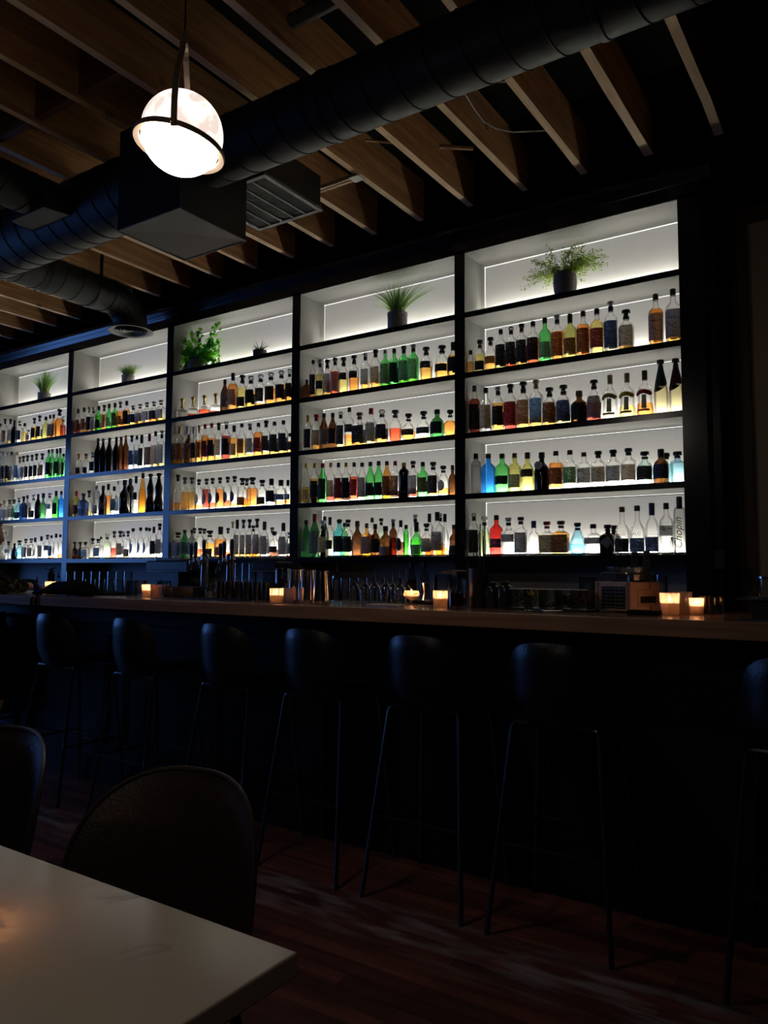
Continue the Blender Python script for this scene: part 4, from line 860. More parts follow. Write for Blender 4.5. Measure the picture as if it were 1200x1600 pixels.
def candle(x, Y, label, r=.034, h=.072, lit=True, wx=.55, z=Z, power=.45, group='votive candles on the bar'):
    t = thing('votive_candle', label, 'candle', (x, Y, z), group=group)
    MB().lathe([(r * .86, 0), (r * .9, .003), (r, h), (r * .955, h), (r * .86, .006), (.001, .005)], 32, rib=-.03).build('ribbed_glass', votive_glass, t, smooth=False, normals=False)
    if lit:
        MB().lathe([(r * .82, .0065), (r * .84, h * wx), (r * .5, h * wx - .001), (.0008, h * wx - .002)], 24).build('wax', wax, t, smooth=True)
        MB().lathe([(.0008, 0), (.0042, .005), (.0045, .009), (.0022, .017), (.0004, .023)], 10).build('flame', flame, t, smooth=True, loc=(0, 0, h * wx + .003))
        MB().tube([(0, 0, h * wx - .003), (0, 0, h * wx + .005)], .0008, 5).build('wick', black_plastic, t)
        ld = bpy.data.lights.new('candle_light', 'POINT'); ld.energy = power; ld.color = (1, .70, .46); ld.shadow_soft_size = .006
        lo = bpy.data.objects.new('candle_light', ld); C.objects.link(lo); lo.parent = t; lo.location = (0, 0, h * wx + .014)
    return t
candle(bar_x(230, 2.95), 2.95, 'lit candle in ribbed glass before the cut glass tumblers', r=.032)
candle(bar_x(244, 2.92), 2.92, 'unlit ribbed glass candle holder before the cut glass tumblers', r=.032, lit=False)
candle(bar_x(432, 2.78), 2.78, 'lit candle in ribbed glass left of the shaker tins')
candle(bar_x(450, 2.84), 2.84, 'unlit ribbed glass candle holder left of the shaker tins', lit=False)
candle(bar_x(688, 2.93), 2.93, 'lit candle in ribbed glass left of the red cocktail', r=.033)
candle(bar_x(1046, 2.98), 2.98, 'tall lit ribbed candle right of the ice bucket box', r=.036, h=.08)
candle(bar_x(1066, 3.07), 3.07, 'unlit ribbed glass holder between two lit candles', r=.036, h=.082, lit=False)
candle(bar_x(1088, 3.02), 3.02, 'small lit ribbed candle, rightmost on the bar', r=.026, h=.062)
candle(bar_x(78, 3.15), 3.15, 'lit candle behind the black bag', r=.036, power=.5)
candle(-1.10, .60, 'lit ribbed candle on the dining table left of the picture', z=.7505, power=2.2, group=None, wx=.2)
tc_ = bpy.data.objects['votive_candle.009'] if 'votive_candle.009' in bpy.data.objects else None
if tc_:
    m = MB()
    for i in range(16): a = 2 * PI * i / 16; m.tube([(.0355 * math.cos(a), .0355 * math.sin(a), .002), (.0355 * math.cos(a), .0355 * math.sin(a), .07)], .0026, 6)
    m.build('glass_ribs', clear('rib_glass', (.55, .42, .33), .5), tc_, normals=False)
g = thing('candle_goblet', 'squat stemmed glass with a lit candle beside the white paper', 'candle', (bar_x(643, 3.12), 3.12, Z))
MB().lathe([(.022, 0), (.022, .004), (.007, .008), (.007, .018), (.030, .028), (.040, .045), (.034, .062), (.030, .064), (.036, .045), (.028, .031), (.001, .024)], 24).build('glass_bowl', votive_glass, g, smooth=True, normals=False)
MB().lathe([(.001, .030), (.026, .034), (.026, .044), (.001, .045)], 16).build('wax', wax, g, smooth=True)
MB().lathe([(.0008, 0), (.0042, .005), (.0045, .009), (.0004, .022)], 10).build('flame', flame, g, smooth=True, loc=(0, 0, .048))
ld = bpy.data.lights.new('candle_light', 'POINT'); ld.energy = .5; ld.color = (1, .6, .3); ld.shadow_soft_size = .006
lo = bpy.data.objects.new('candle_light', ld); C.objects.link(lo); lo.parent = g; lo.location = (0, 0, .06)

def glass_cyl(name, label, cat, x, Y, r, h, z=Z, taper=1.0, mt=None, group=None, n=24, rib=0, solid=True, content=None):
    t = thing(name, label, cat, (x, Y, z), group=group)
    MB().lathe([(r * taper, 0), (r * taper, .004), (r, h), (r * .94, h), (r * taper * .92, .010), (.001, .009)], n, rib=rib).build('glass_wall', mt or glass_clear, t, smooth=not rib, normals=False)
    if content: MB().lathe([(r * taper * .90, .011), (r * .90, h * content[0]), (.001, h * content[0])], 20).build(content[2], content[1], t, smooth=True)
    return t
cutg = clear('cut_glass', (.80, .86, .88), .25, .35, .08)
for i, (x, Y) in enumerate(((206, 2.98), (220, 3.06), (256, 3.02))):
    glass_cyl('cut_glass_tumbler', 'cut crystal tumbler, %s of the three around the candle' % ('leftmost', 'middle', 'rightmost')[i], 'glass', bar_x(x, Y), Y, .038, .092, mt=cutg, rib=-.09, n=20, group='cut crystal tumblers')
# stemless glasses standing upside down on a black tray, two ranks
tr = thing('serving_tray', 'round black tray under the rows of upturned glasses', 'tray', (bar_x(166, 3.08), 3.08, Z))
MB().lathe([(.20, 0), (.215, .004), (.22, .014), (.212, .014), (.205, .006), (.001, .005)], 40, sy=.62).build('tray_plate', black_plastic, tr, smooth=True)
for i in range(12):
    rear = i < 8; x = (108 + i * 13.0) if rear else (140 + (i - 8) * 15)
    Y = 3.62 if rear else 3.10
    zz = .9305 if rear else Z + .007
    top = 893 if rear else 905
    glass_cyl('upturned_glass', ('clear upturned glass, %s in the rear rank behind the tray' if rear else 'clear upturned glass, %s in the front rank on the tray') % ordw[i if rear else i - 8], 'glass', bar_x(x, Y), Y, .030, max(.07, hz(x, top, Y, zz)), z=zz, taper=1.15, group='upturned glasses')
# black bag with a hanging strap
bg = thing('black_bag', 'soft black bag with a strap lying on the counter edge', 'bag', (bar_x(106, 2.80), 2.82, Z))
m = MB()
vs = []; nx, ns = 16, 14
for i in range(nx + 1):
    u = i / nx * 2 - 1; hh = .086 * (1 - abs(u) ** 3.2) ** .5 * (1 - .18 * max(0, -u)) + .006 * math.sin(u * 9); ww = .085 * (1 - abs(u) ** 4) ** .4 + .004
    for j in range(ns):
        a = 2 * PI * j / ns; vs.append((u * .215, ww * math.cos(a), max(0.0, hh * .52 + hh * .52 * math.sin(a)) + .001))
m.add(vs, [(i * ns + j, i * ns + (j + 1) % ns, (i + 1) * ns + (j + 1) % ns, (i + 1) * ns + j) for i in range(nx) for j in range(ns)] + [tuple(range(ns - 1, -1, -1)), tuple(nx * ns + j for j in range(ns))])
m.build('bag_body', soft_black, bg, smooth=True)
m = MB(); m.tube([(-.16, -.03, .03), (-.19, -.09, .012), (-.20, -.128, -.02), (-.19, -.13, -.09), (-.175, -.128, -.14), (-.16, -.13, -.09), (-.15, -.125, -.01), (-.14, -.09, .02), (-.13, -.05, .04)], .007, 6)
m.tube([(-.20, .0, .02), (-.27, -.02, .01), (-.31, -.05, .009), (-.33, -.02, .01), (-.28, .03, .012), (-.2, .03, .02)], .008, 6); m.build('strap', soft_black, bg, smooth=True)
for x, Y, rz, lb in ((42, 2.84, .3, 'white paper slip between the person and the black bag, nearer one'), (48, 3.05, .1, 'white paper sheet between the person and the black bag, farther one')):
    p = thing('paper_sheet', lb, 'paper', (bar_x(x, Y), Y, Z), rz); B(-.09, .09, -.045, .045, 0, .0012).build('sheet', paper, p)
b_ = thing('dropper_bottle', 'small cobalt blue glass dropper bottle behind the bag strap', 'bottle', (bar_x(57, 2.98), 2.98, Z))
MB().lathe([(.018, 0), (.020, .003), (.020, .045), (.015, .056), (.009, .060), (.009, .066)], 20).build('glass_body', mat('cobalt', (.01, .02, .35), .15), b_, smooth=True)
MB().lathe([(.010, .064), (.010, .078), (.005, .082), (.006, .10), (.002, .108)], 14).build('dropper_top', black_plastic, b_, smooth=True)
t = thing('shallow_bowl', 'shallow black bowl beside the blue dropper bottle', 'bowl', (bar_x(62, 3.18), 3.18, Z)); MB().lathe([(.03, 0), (.034, .004), (.062, .028), (.059, .028), (.03, .008), (.001, .006)], 28).build('bowl_body', black_plastic, t, smooth=True)
# left niche: domed pot, cream whipper, pourer bottle
Y = 4.42; t = thing('domed_appliance', 'dark domed pot in the leftmost niche behind the camouflage sleeve', 'pot', (bar_x(40, Y), Y, .9305))
h = hz(40, 905, Y, .93); MB().lathe([(.12, 0), (.125, .01), (.125, h * .8), (.10, h * .95), (.05, h), (.001, h)], 28).build('pot_body', black_plastic, t, smooth=True)
Y = 4.30; h = hz(78, 898, Y, .93); t = thing('cream_whipper', 'black cream whipper with a lever head in the leftmost niche', 'whipper', (bar_x(78, Y), Y, .9305))
MB().lathe([(.034, 0), (.036, .004), (.036, h), (.022, h + .02), (.020, h + .03)], 24).build('canister', black_plastic, t, smooth=True)
m = MB(); m.lathe([(.016, h + .028), (.018, h + .05), (.012, h + .058)], 14); m.tube([(.01, 0, h + .045), (-.05, 0, h + .058), (-.088, 0, h + .052)], .010, 8, r2=.007); m.tube([(0, 0, h + .045), (.03, 0, h + .060), (.052, 0, h + .066)], .012, 8, r2=.006); m.tube([(.02, 0, h + .04), (.05, 0, h + .03)], .008, 8)
m.build('lever_head', black_plastic, t, smooth=True)
Y = 4.34; h = hz(90, 905, Y, .93); t = thing('pourer_bottle', 'clear pourer bottle with black label in the leftmost niche', 'bottle', (bar_x(90.5, Y), Y, .9305))
MB().lathe([(.034, 0), (.036, .004), (.036, h * .7), (.026, h * .86), (.012, h), (.011, h + .02)], 20).build('glass_body', glass_clear, t, smooth=True, normals=False)
MB().lathe([(.0368, h * .15), (.0368, h * .62)], 20, close=False).build('paper_label', label_mat('k'), t, smooth=True)
MB().lathe([(.011, h + .012), (.013, h + .03), (.006, h + .036), (.003, h + .075)], 12).build('pour_spout', black_plastic, t, smooth=True)
# point-of-sale boxes
def pos(label, x0, x1, ytop, ybot, Y, dpt=.16):
    X0, X1 = bar_x(x0, Y), bar_x(x1, Y); zt, zb = on_y((x0 + x1) / 2, ytop, Y).z, on_y((x0 + x1) / 2, ybot, Y).z
    t = thing('receipt_printer', label, 'printer', ((X0 + X1) / 2, Y, .9305)); w2 = (X1 - X0) / 2
    B(-w2, w2, 0, dpt, zb - .9305, zt - .9305).build('housing', black_plastic, t, bevel=.012)
    B(-w2 * .6, w2 * .6, .02, dpt - .02, zt - .932, zt - .9305 + .02).build('lid', black_plastic, t, bevel=.006)
    B(-w2 * .98, w2 * .98, -.004, .0, zb - .93, zb - .924).build('trim_line', mat('trim_grey', (.2, .21, .24), .3), t)
    B(-w2 * .4, w2 * .4, .04, dpt - .04, 0, zb - .9305).build('stand', black_plastic, t)
pos('black boxy machine behind the cut glass tumblers', 226, 292, 876, 893, 4.16, .2)
pos('black lidded machine behind the row of steel cups', 392, 432, 877, 893, 3.72, .16)
# beer tap towers
chrome_dark = mat('chrome_dark', (.45, .45, .46), .2, metal=1)
for i, (x, hs) in enumerate(((319, (297, 304, 317)), (359, (343, 349, 361)))):
    Y = 3.22; X = bar_x(x, Y); zc = on_y(x, 876, Y).z
    t = thing('beer_tap_tower', 'steel beer tap tower with black handles, %s one' % ('left', 'right')[i], 'beer tap', (X, Y, Z))
    m = MB(); m.lathe([(.036, 0), (.036, .006), (.024, .010), (.022, zc - Z), (.026, zc - Z + .004), (.026, zc - Z + .03), (.018, zc - Z + .04)], 24); m.build('column', chrome_dark, t, smooth=True)
    for j, hx in enumerate(hs):
        dx = bar_x(hx, Y - .07) - X; f = thing('f', '', '', (0, 0, 0)) if False else None
        zf = zc - Z - .02 + .012 * j
        m = MB(); m.tube([(0, 0, zf), (dx, -.05, zf), (dx, -.075, zf)], .007, 8); m.lathe([(.009, -.012), (.011, 0), (.009, .02)], 12, c=(dx, -.07, zf)); m.tube([(dx, -.075, zf), (dx, -.095, zf - .02), (dx, -.097, zf - .05)], .0065, 8)
        fo = m.build('faucet', chrome_dark, t, smooth=True)
        MB().lathe([(.006, 0), (.009, .01), (.013, .045), (.014, .08), (.010, .095), (.004, .098)], 14, sy=.7).build('tap_handle', black_plastic, fo, smooth=True, loc=(dx, -.07, zf + .02))
# caddy, jar, black cups
Y = 3.1; t = thing('napkin_caddy', 'low black bar caddy right of the cut glass tumblers', 'caddy', (bar_x(292, Y), Y, Z))
h = hz(292, 916, Y); m = MB(); m.box(-.13, .12, -.06, .06, 0, .006); m.box(-.13, .12, -.06, -.054, 0, h); m.box(-.13, .12, .054, .06, 0, h); m.box(-.13, -.124, -.06, .06, 0, h); m.box(.114, .12, -.06, .06, 0, h); m.box(.0, .005, -.06, .06, 0, h * .8); m.build('caddy_body', black_plastic, t, bevel=.002)
Y = 2.99; h = hz(328, 917, Y); t = thing('glass_jar', 'small glass jar with pale contents before the left tap tower', 'jar', (bar_x(328, Y), Y, Z))
MB().lathe([(.026, 0), (.028, .004), (.028, h * .8), (.02, h * .9), (.018, h)], 20).build('glass_body', glass_clear, t, smooth=True, normals=False); MB().lathe([(.025, .004), (.025, h * .62), (.001, h * .62)], 16).build('contents', mat('salt', (.5, .48, .45), .8), t); MB().lathe([(.02, h * .96), (.021, h * 1.2), (.012, h * 1.25)], 16).build('lid', black_plastic, t, smooth=True)
for i in range(6):
    x = 345 + i * 14.2; Y = 3.06; h = hz(x, 908 + i * .5, Y)
    t = thing('metal_cup', 'dark metal bar cup, %s from the left in the row of six' % ordw[i], 'cup', (bar_x(x, Y), Y, Z), group='dark metal cups')
    MB().lathe([(.026, 0), (.028, .003), (.031, h), (.029, h), (.026, .006), (.001, .005)], 24).build('cup_wall', mat('gunmetal', (.10, .10, .105), .28, metal=.9), t, smooth=True)
t = thing('bar_mat', 'thin black rubber mat before the row of metal cups', 'mat', (bar_x(335, 2.9), 2.9, Z)); m = MB(); m.box(-.22, .24, -.035, .03, 0, .006)
for i in range(20): m.box(-.215 + .023 * i, -.205 + .023 * i, -.03, .025, .006, .010)
m.build('rubber_sheet', black_plastic, t)
# jar of cherries behind the candle
Y = 3.12; h = hz(441, 888, Y); t = thing('garnish_jar', 'tall glass jar of dark cherries behind the left candles', 'jar', (bar_x(441, Y), Y, Z))
MB().lathe([(.040, 0), (.043, .005), (.043, h * .93), (.038, h), (.035, h), (.040, h * .9), (.038, .01), (.001, .008)], 24).build('glass_body', glass_clear, t, smooth=True, normals=False)
m = MB(); rnd = random.Random(3)
for i in range(46):
    a, rr, zz = rnd.uniform(0, 6.28), rnd.uniform(.008, .031), .016 + i * (h * .82 - .03) / 46
    m.lathe([(.0008, -.009), (.0065, -.006), (.009, 0), (.0065, .006), (.0008, .009)], 8, c=(rr * math.cos(a), rr * math.sin(a), zz))
o = m.build('cherries', mat('cherry', (.05, .008, .008), .15), t, smooth=True); o['kind'] = 'stuff'
# shaker tins
for i, (xb, xt) in enumerate(((466, 465), (489, 487), (512, 512))):
    Y = 2.88 + .03 * (2 - i); X = bar_x((463, 482, 502)[i], Y); h = hz(480, 889.5 + i, Y)
    t = thing('shaker_tin', 'tall polished steel shaker tin, %s of three' % ('leftmost', 'middle', 'rightmost')[i], 'shaker', (X, Y, Z), group='steel shaker tins')
    MB().lathe([(.043, 0), (.045, .003), (.044, .02), (.034, h - .006), (.035, h - .002), (.033, h)], 32).build('tin_body', steel, t, smooth=True)
# stemmed glasses drying upside down
wg = clear('wine_glass', (.90, .92, .93), .22, .30, .05)
def wine(x, Y, ybase, ytop, label, zb=None, r=.034):
    zt = on_y(x, ytop, Y).z; zb = Z if zb is None else zb; h = zt - zb
    t = thing('wine_glass', label, 'glass', (bar_x(x, Y), Y, zb), group='wine glasses upside down')
    MB().lathe([(r * .85, 0), (r * .95, h * .12), (r, h * .28), (r * .9, h * .42), (r * .45, h * .5), (.0035, h * .53)], 24, close=False).build('bowl', wg, t, smooth=True, normals=False)
    MB().lathe([(.0035, h * .53), (.003, h * .95), (.006, h * .975)], 10).build('stem', wg, t, smooth=True); MB().lathe([(.006, h * .975), (r * .9, h * .99), (r * .92, h), (.001, h)], 24).build('foot', wg, t, smooth=True)
for i in range(7): wine((553, 570, 586, 602, 613, 624, 634)[i], (3.24, 3.15, 3.24, 3.16, 3.25, 3.17, 3.255)[i] - .0, 935, (884.5, 884.5, 885, 885, 886, 886, 888)[i], 'upside-down stemmed glass on the black mat, %s from the left' % ordw[i], r=.028)
t = thing('drying_mat', 'black ribbed mat under the upside-down stemmed glasses', 'mat', (bar_x(595, 3.2), 3.2, ZBAR - .0)); m = MB(); m.box(-.24, .24, -.095, .09, 0, .0004); m.build('rubber_sheet', black_plastic, t)
Y = 4.30; zt = ZS[5] - .037; t = thing('wine_glass', 'single wine glass hanging by its foot below the lowest shelf', 'glass', (bar_x(527, Y), Y, zt))
t.location.y = 4.6; t.location.x = bar_x(527, 4.6); hh = zt - on_y(527, 906, 4.6).z
MB().lathe([(.036, -.001), (.034, -.004), (.006, -.007)], 24).build('foot', wg, t, smooth=True); MB().lathe([(.004, -.007), (.0035, -hh * .55)], 10).build('stem', wg, t, smooth=True)
MB().lathe([(.0035, -hh * .55), (.03, -hh * .62), (.042, -hh * .8), (.040, -hh)], 24, close=False).build('bowl', wg, t, smooth=True, normals=False)
for i in range(9):
    x = 512 + i * 13.5; Y = 3.7; zb = .9305; h = hz(x, 903, Y, zb)
    glass_cyl('highball_glass', 'highball glass in the dim row under the shelf, %s from the left' % ordw[i], 'glass', bar_x(x, Y), Y, .028, h, z=zb, group='highball glasses', mt=wg)
for i in range(6):
    x = 372 + i * 11 if i < 3 else 1000 + (i - 3) * 17; Y = 4.35; zb = .9305; h = hz(x, 880 if i < 3 else 898, Y, zb)
    glass_cyl('highball_glass', ('tall glass behind the taps, %s from the left' if i < 3 else 'tall glass behind the ice bucket box, %s from the left') % ordw[i % 3], 'glass', bar_x(x, Y), Y, .032, h, z=zb, group='highball glasses', mt=wg)
p = thing('paper_sheet', 'white paper sheet flat on the counter below the stemmed glasses', 'paper', (bar_x(606, 3.02), 3.02, Z), .05); B(-.08, .09, -.06, .05, 0, .001).build('sheet', paper, p)
# bottles, tall amber glass and jigger before the tan niche wall
for i, (x, top, Yn, r) in enumerate(((643, 879, 4.55, .035), (663, 878, 4.55, .036))):
    h = hz(x, top, Yn, .93); t = thing('niche_bottle', 'smoky bottle in the tan niche, %s of the pair' % ('left', 'right')[i], 'bottle', (bar_x(x, Yn), Yn, .9305))
    MB().lathe([(r, 0), (r, h * .62), (r * .8, h * .74), (r * .38, h * .84), (r * .36, h)], 20).build('glass_body', clear('glass_smoky grey', (.5,) * 3, .5), t, smooth=True, normals=False)
    MB().lathe([(r * .45, h * .9), (r * .45, h + .012)], 14).build('cap', black_plastic, t)
Y = 3.5; h = hz(643, 905, Y, .93); glass_cyl('tall_glass', 'tall straight glass with amber glow behind the candle goblet', 'glass', bar_x(643, Y), Y, .026, h, z=.9305, mt=clear('amber_glass', (.85, .62, .45), .6))
Y = 3.2; t = thing('jigger', 'steel double jigger beside the candle goblet', 'jigger', (bar_x(664, Y), Y, Z + .018)); h = hz(664, 911, Y) - .018; MB().lathe([(.02, 0), (.009, h * .42), (.009, h * .5), (.022, h), (.020, h), (.008, h * .52)], 24).build('jigger_body', steel, t, smooth=True)
t = thing('bar_tool_tray', 'low black tray under the jigger', 'tray', (bar_x(664, 3.2), 3.2, Z)); B(-.055, .085, -.04, .04, 0, .0175).build('tray_body', black_plastic, t, bevel=.003)
# mixing glasses and the red drink
t = glass_cyl('mixing_glass', 'clear straight mixing glass behind the candle', 'glass', bar_x(692, 3.1), 3.1, .042, hz(692, 898, 3.1), mt=clear('blue_clear', (.85, .88, .9), .4, .2))
t = glass_cyl('cut_mixing_glass', 'cut crystal mixing glass behind the red drink', 'glass', bar_x(716, 3.08), 3.08, .050, hz(716, 901, 3.08), mt=cutg, rib=-.07, n=26)
t = thing('cocktail', 'short glass of deep red drink with ice and a stirrer', 'drink', (bar_x(713, 2.90), 2.90, Z)); h = hz(713, 906, 2.90)
MB().lathe([(.035, 0), (.036, .005), (.039, h), (.037, h), (.034, .010), (.001, .010)], 28).build('glass_wall', glass_clear, t, smooth=True, normals=False)
MB().lathe([(.033, .011), (.035, h * .55), (.001, h * .55)], 24).build('drink', clear('negroni_red', (.30, .03, .02), .4), t, smooth=True)
m = MB(); m.box(-.016, .012, -.014, .014, h * .42, h * .72); m.build('ice_cube', clear('ice', (.9, .93, .95), .6, .3), t, bevel=.003)
MB().tube([(-.02, .0, .012), (.025, .01, h + .03)], .0018, 6).build('stirrer', black_plastic, t)
# utensil pot with straws
Y = 3.0; h = hz(747, 888, Y); t = thing('utensil_pot', 'tall black pot full of bar spoons and straws', 'pot', (bar_x(748, Y), Y, Z))
MB().lathe([(.036, 0), (.038, .004), (.044, h), (.041, h), (.036, .008), (.001, .008)], 28).build('pot_body', black_plastic, t, smooth=True); rnd = random.Random(5)
for i in range(9):
    a = rnd.uniform(-1, 1); b2 = rnd.uniform(-1, 1); top = h + (.16, .20, .14, .17, .12, .19, .15, .13, .18)[i]
    m = MB(); m.tube([(a * .02, b2 * .02, .012), (a * .055 - .02, b2 * .04, top)], .0024 if i % 3 else .0016, 6); m.build('bar_spoon' if i % 3 == 0 else 'straw', steel if i % 3 == 0 else black_plastic, t)
Y = 3.12; t = thing('hand_press', 'black citrus press leaning behind the mixing glasses', 'press', (bar_x(708, 3.22), 3.22, Z)); h = hz(702, 893, 3.22)
m = MB(); m.lathe([(.012, 0), (.012, h - .01)], 10, c=(.03, 0, 0)); m.tube([(-.06, 0, h - .004), (-.01, 0, h), (.03, 0, h)], .006, 8); m.lathe([(.03, h - .014), (.036, h), (.02, h + .008)], 18, c=(.035, 0, 0)); m.build('press_body', black_plastic, t, smooth=True)
# canisters
for i, (x, top) in enumerate(((769, 915), (789, 914))):
    Y = 3.0; h = hz(x, top, Y); t = thing('black_canister', 'squat black canister with rounded shoulders, %s of the pair' % ('left', 'right')[i], 'canister', (bar_x(x, Y), Y, Z)); MB().lathe([(.030, 0), (.032, .004), (.032, h * .86), (.028, h * .95), (.018, h)], 24).build('canister_body', mat('dark_glaze', (.02, .022, .025), .18), t, smooth=True)
    MB().lathe([(.015, h - .001), (.017, h + .012), (.006, h + .018)], 16).build('lid', black_plastic, t, smooth=True)
# garnish caddy
Y = 2.98; X0, X1 = bar_x(803, Y), bar_x(924, Y); h = hz(860, 921, Y); t = thing('garnish_caddy', 'clear garnish caddy with lime, lemon and cherry compartments', 'caddy', ((X0 + X1) / 2, Y, Z)); w2 = (X1 - X0) / 2
B(-w2 - .02, w2 + .01, -.055, .055, 0, .008).build('base_tray', black_plastic, t)
for i in range(5):
    a = -w2 + i * 2 * w2 / 5 + .002; b2 = -w2 + (i + 1) * 2 * w2 / 5 - .002
    m = MB(); m.box(a, b2, -.045, -.0435, .009, h); m.box(a, b2, .0435, .045, .009, h); m.box(a, a + .0015, -.045, .045, .009, h); m.box(b2 - .0015, b2, -.045, .045, .009, h)
    ins = m.build('compartment', glass_clear, t, normals=False)
    kind = i; rnd = random.Random(i); cols = [(.06, .09, .03), (.75, .50, .06), (.35, .30, .16), (.04, .01, .01), (.22, .07, .04)][i]; nm = ['lime_wedges', 'lemon_wedges', 'olives', 'cherries', 'orange_peel'][i]; mm = mat('garnish_' + nm, cols, .4); m = MB()
    for q in range(14 if i != 1 else 9):
        cx, cyy, cz = rnd.uniform(a + .012, b2 - .012), rnd.uniform(-.03, .03), rnd.uniform(.02, h * (.75 if i in (0, 3, 4) else .9 if i == 1 else .45))
        if i in (2, 3): m.lathe([(.0008, -.009), (.007, -.006), (.009, 0), (.007, .006), (.0008, .009)], 8, c=(cx, cyy, cz))
        else:
            a_ = rnd.uniform(0, 6.28); dx, dz = math.cos(a_) * .014, abs(math.sin(a_)) * .022; m.add([(cx - dx, cyy - .006, cz - dz * .5), (cx + dx, cyy - .006, cz + dz), (cx + dx, cyy + .006, cz + dz), (cx - dx, cyy + .006, cz - dz * .5), (cx + dx * .2, cyy, cz - .010)], [(0, 1, 2, 3), (0, 4, 1), (1, 4, 2), (2, 4, 3), (3, 4, 0)])
    o = m.build(nm, mm, t); o['kind'] = 'stuff'
B(-w2, w2, -.047, -.0445, h, h + .004).build('front_rim', mat('rim_light', (.6, .58, .52), .3), t)
t = thing('spring_strainer', 'steel hawthorne strainer lying before the garnish caddy', 'strainer', (bar_x(835, 2.86), 2.86, Z)); m = MB(); m.lathe([(.034, 0), (.036, .002), (.034, .004), (.001, .004)], 24); m.tube([(.036 * math.cos(a), .036 * math.sin(a), .005 + .002 * math.sin(a * 14)) for a in [i * .1 for i in range(63)]], .0018, 5); m.tube([(.03, 0, .003), (.11, .01, .006)], .004, 6); m.build('strainer_body', steel, t, smooth=True)
t = glass_cyl('cut_glass_tumbler', 'cut crystal tumbler with dark pattern beside the ice bucket box', 'glass', bar_x(919, 3.45), 3.45, .046, hz(919, 902, 3.45, .93), z=.9305, mt=cutg, rib=-.09, n=20)
# ice bucket box: pale cabinet with a grille, handles, ice bucket and tongs
Y = 2.99; XL, XM = bar_x(931, Y), bar_x(985, Y); h = hz(958, 909, Y); t = thing('ice_box_cabinet', 'pale pinkish box with black grille front and metal handles', 'box', (XM, Y, Z), -.32); wb = .165; dp = .205
cab = mat('cabinet_beige', (.36, .25, .21), .55)
B(-wb, 0, 0, dp, .004, h).build('cabinet_body', cab, t, bevel=.004)
g0, g1, k0, k1 = -wb * .78, -wb * .14, h * .12, h * .84
B(g0, g1, -.001, .004, k0, k1).build('grille_recess', black_plastic, t); m = MB()
for i in range(6): z = k0 + (k1 - k0) * (i + .3) / 6; m.box(g0, g1, -.006, -.001, z, z + .0035)
for i in range(6): xx = g0 + (g1 - g0) * i / 5; m.box(xx - .001, xx + .001, -.005, -.001, k0, k1)
m.build('grille_bars', mat('grille_grey', (.10, .11, .11), .4), t)
m = MB()
for xx in (-wb * .90, -wb * .06):
    m.box(xx - .0012, xx + .0012, -.0008, .001, h * .03, h * .97)
    for dx, dz in ((-.007, 0), (.007, 0), (0, -.007), (0, .007)):
        m.box(xx - .007 + (dx if dx > 0 else 0) * 2 - .0006 if dx else xx - .007, (xx - .007 + (dx if dx > 0 else 0) * 2 + .0006) if dx else xx + .007, -.0012, .001, h * .9 - .007 + (0 if dx else (dz if dz > 0 else 0) * 2) - (.0006 if dz else 0), (h * .9 + .007) if dx else h * .9 - .007 + (dz if dz > 0 else 0) * 2 + .0006)
m.build('inlay_lines', mat('inlay_red', (.06, .02, .02), .5), t)
# side plate with a slot and handle on the right side
m = MB(); m.box(0, .003, dp * .22, dp * .84, h * .2, h * .75); m.build('side_plate', mat('cabinet_tan', (.30, .20, .16), .5), t, bevel=.002); B(.003, .006, dp * .3, dp * .78, h * .30, h * .52).build('side_slot', black_plastic, t)
m = MB()
for a, b2 in ((-wb * .88, -wb * .14), ):
    m.tube(rounded([(a, .02, h), (a, .02, h + .032), (b2, .02, h + .032), (b2, .02, h)], .010), .004, 8)
m.build('handle', chrome_dark, t, smooth=True)
m = MB(); m.tube(rounded([(-.014, .02, h), (-.014, .02, h + .032), (-.014, dp - .03, h + .032), (-.014, dp - .03, h)], .010), .004, 8); m.build('handle', chrome_dark, t, smooth=True)
cx_, cy2 = -wb * .42, dp * .55; bt = thing('ice_bucket', 'clear ridged ice bucket standing on the grille-fronted box', 'bucket', (XM - .045, Y + .125, Z + h + .0005)); hb = on_y(980, 886, Y + dp * .5).z - Z - h
MB().lathe([(.066, 0), (.068, .004), (.078, hb - .006), (.081, hb - .004), (.081, hb), (.076, hb), (.066, .008), (.001, .006)], 36, rib=-.015).build('bucket_wall', clear('frosty_glass', (.62, .64, .66), .5, .2, .3), bt, normals=False)
m = MB(); rnd = random.Random(11)
for i in range(40):
    a, rr, zz = rnd.uniform(0, 6.28), rnd.uniform(0, .052), rnd.uniform(.014, hb * .8); mt3 = Euler((rnd.uniform(0, 3), rnd.uniform(0, 3), 0)).to_matrix(); q = MB().box(-.009, .009, -.009, .009, -.009, .009, mat3=mt3)
    m.add([(v[0] + rr * math.cos(a), v[1] + rr * math.sin(a), v[2] + zz) for v in q.v], q.f)
o = m.build('ice_cubes', mat('ice_solid', (.5, .52, .54), .15), bt); o['kind'] = 'stuff'
for i, x in enumerate((993, 1024)):
    Yt = Y + .125; X = bar_x(x, Yt); t = thing('ice_scoop', 'black flat scoop handle standing in the ice bucket, %s one' % ('left', 'right')[i], 'scoop', (X if not i else XM + .03, Yt, Z + h + .004 if not i else Z)); zt = on_y(x, 860, Yt).z
    zb_ = Z + h + .01 if not i else Z
    B(-.012, .012, -.004, .004, .012 if not i else .0, zt - zb_).build('scoop_blade', black_plastic, t, bevel=.002); B(-.016, -.012, -.003, .003, .012 if not i else .0, (zt - zb_) * .9).build('scoop_edge', steel, t)
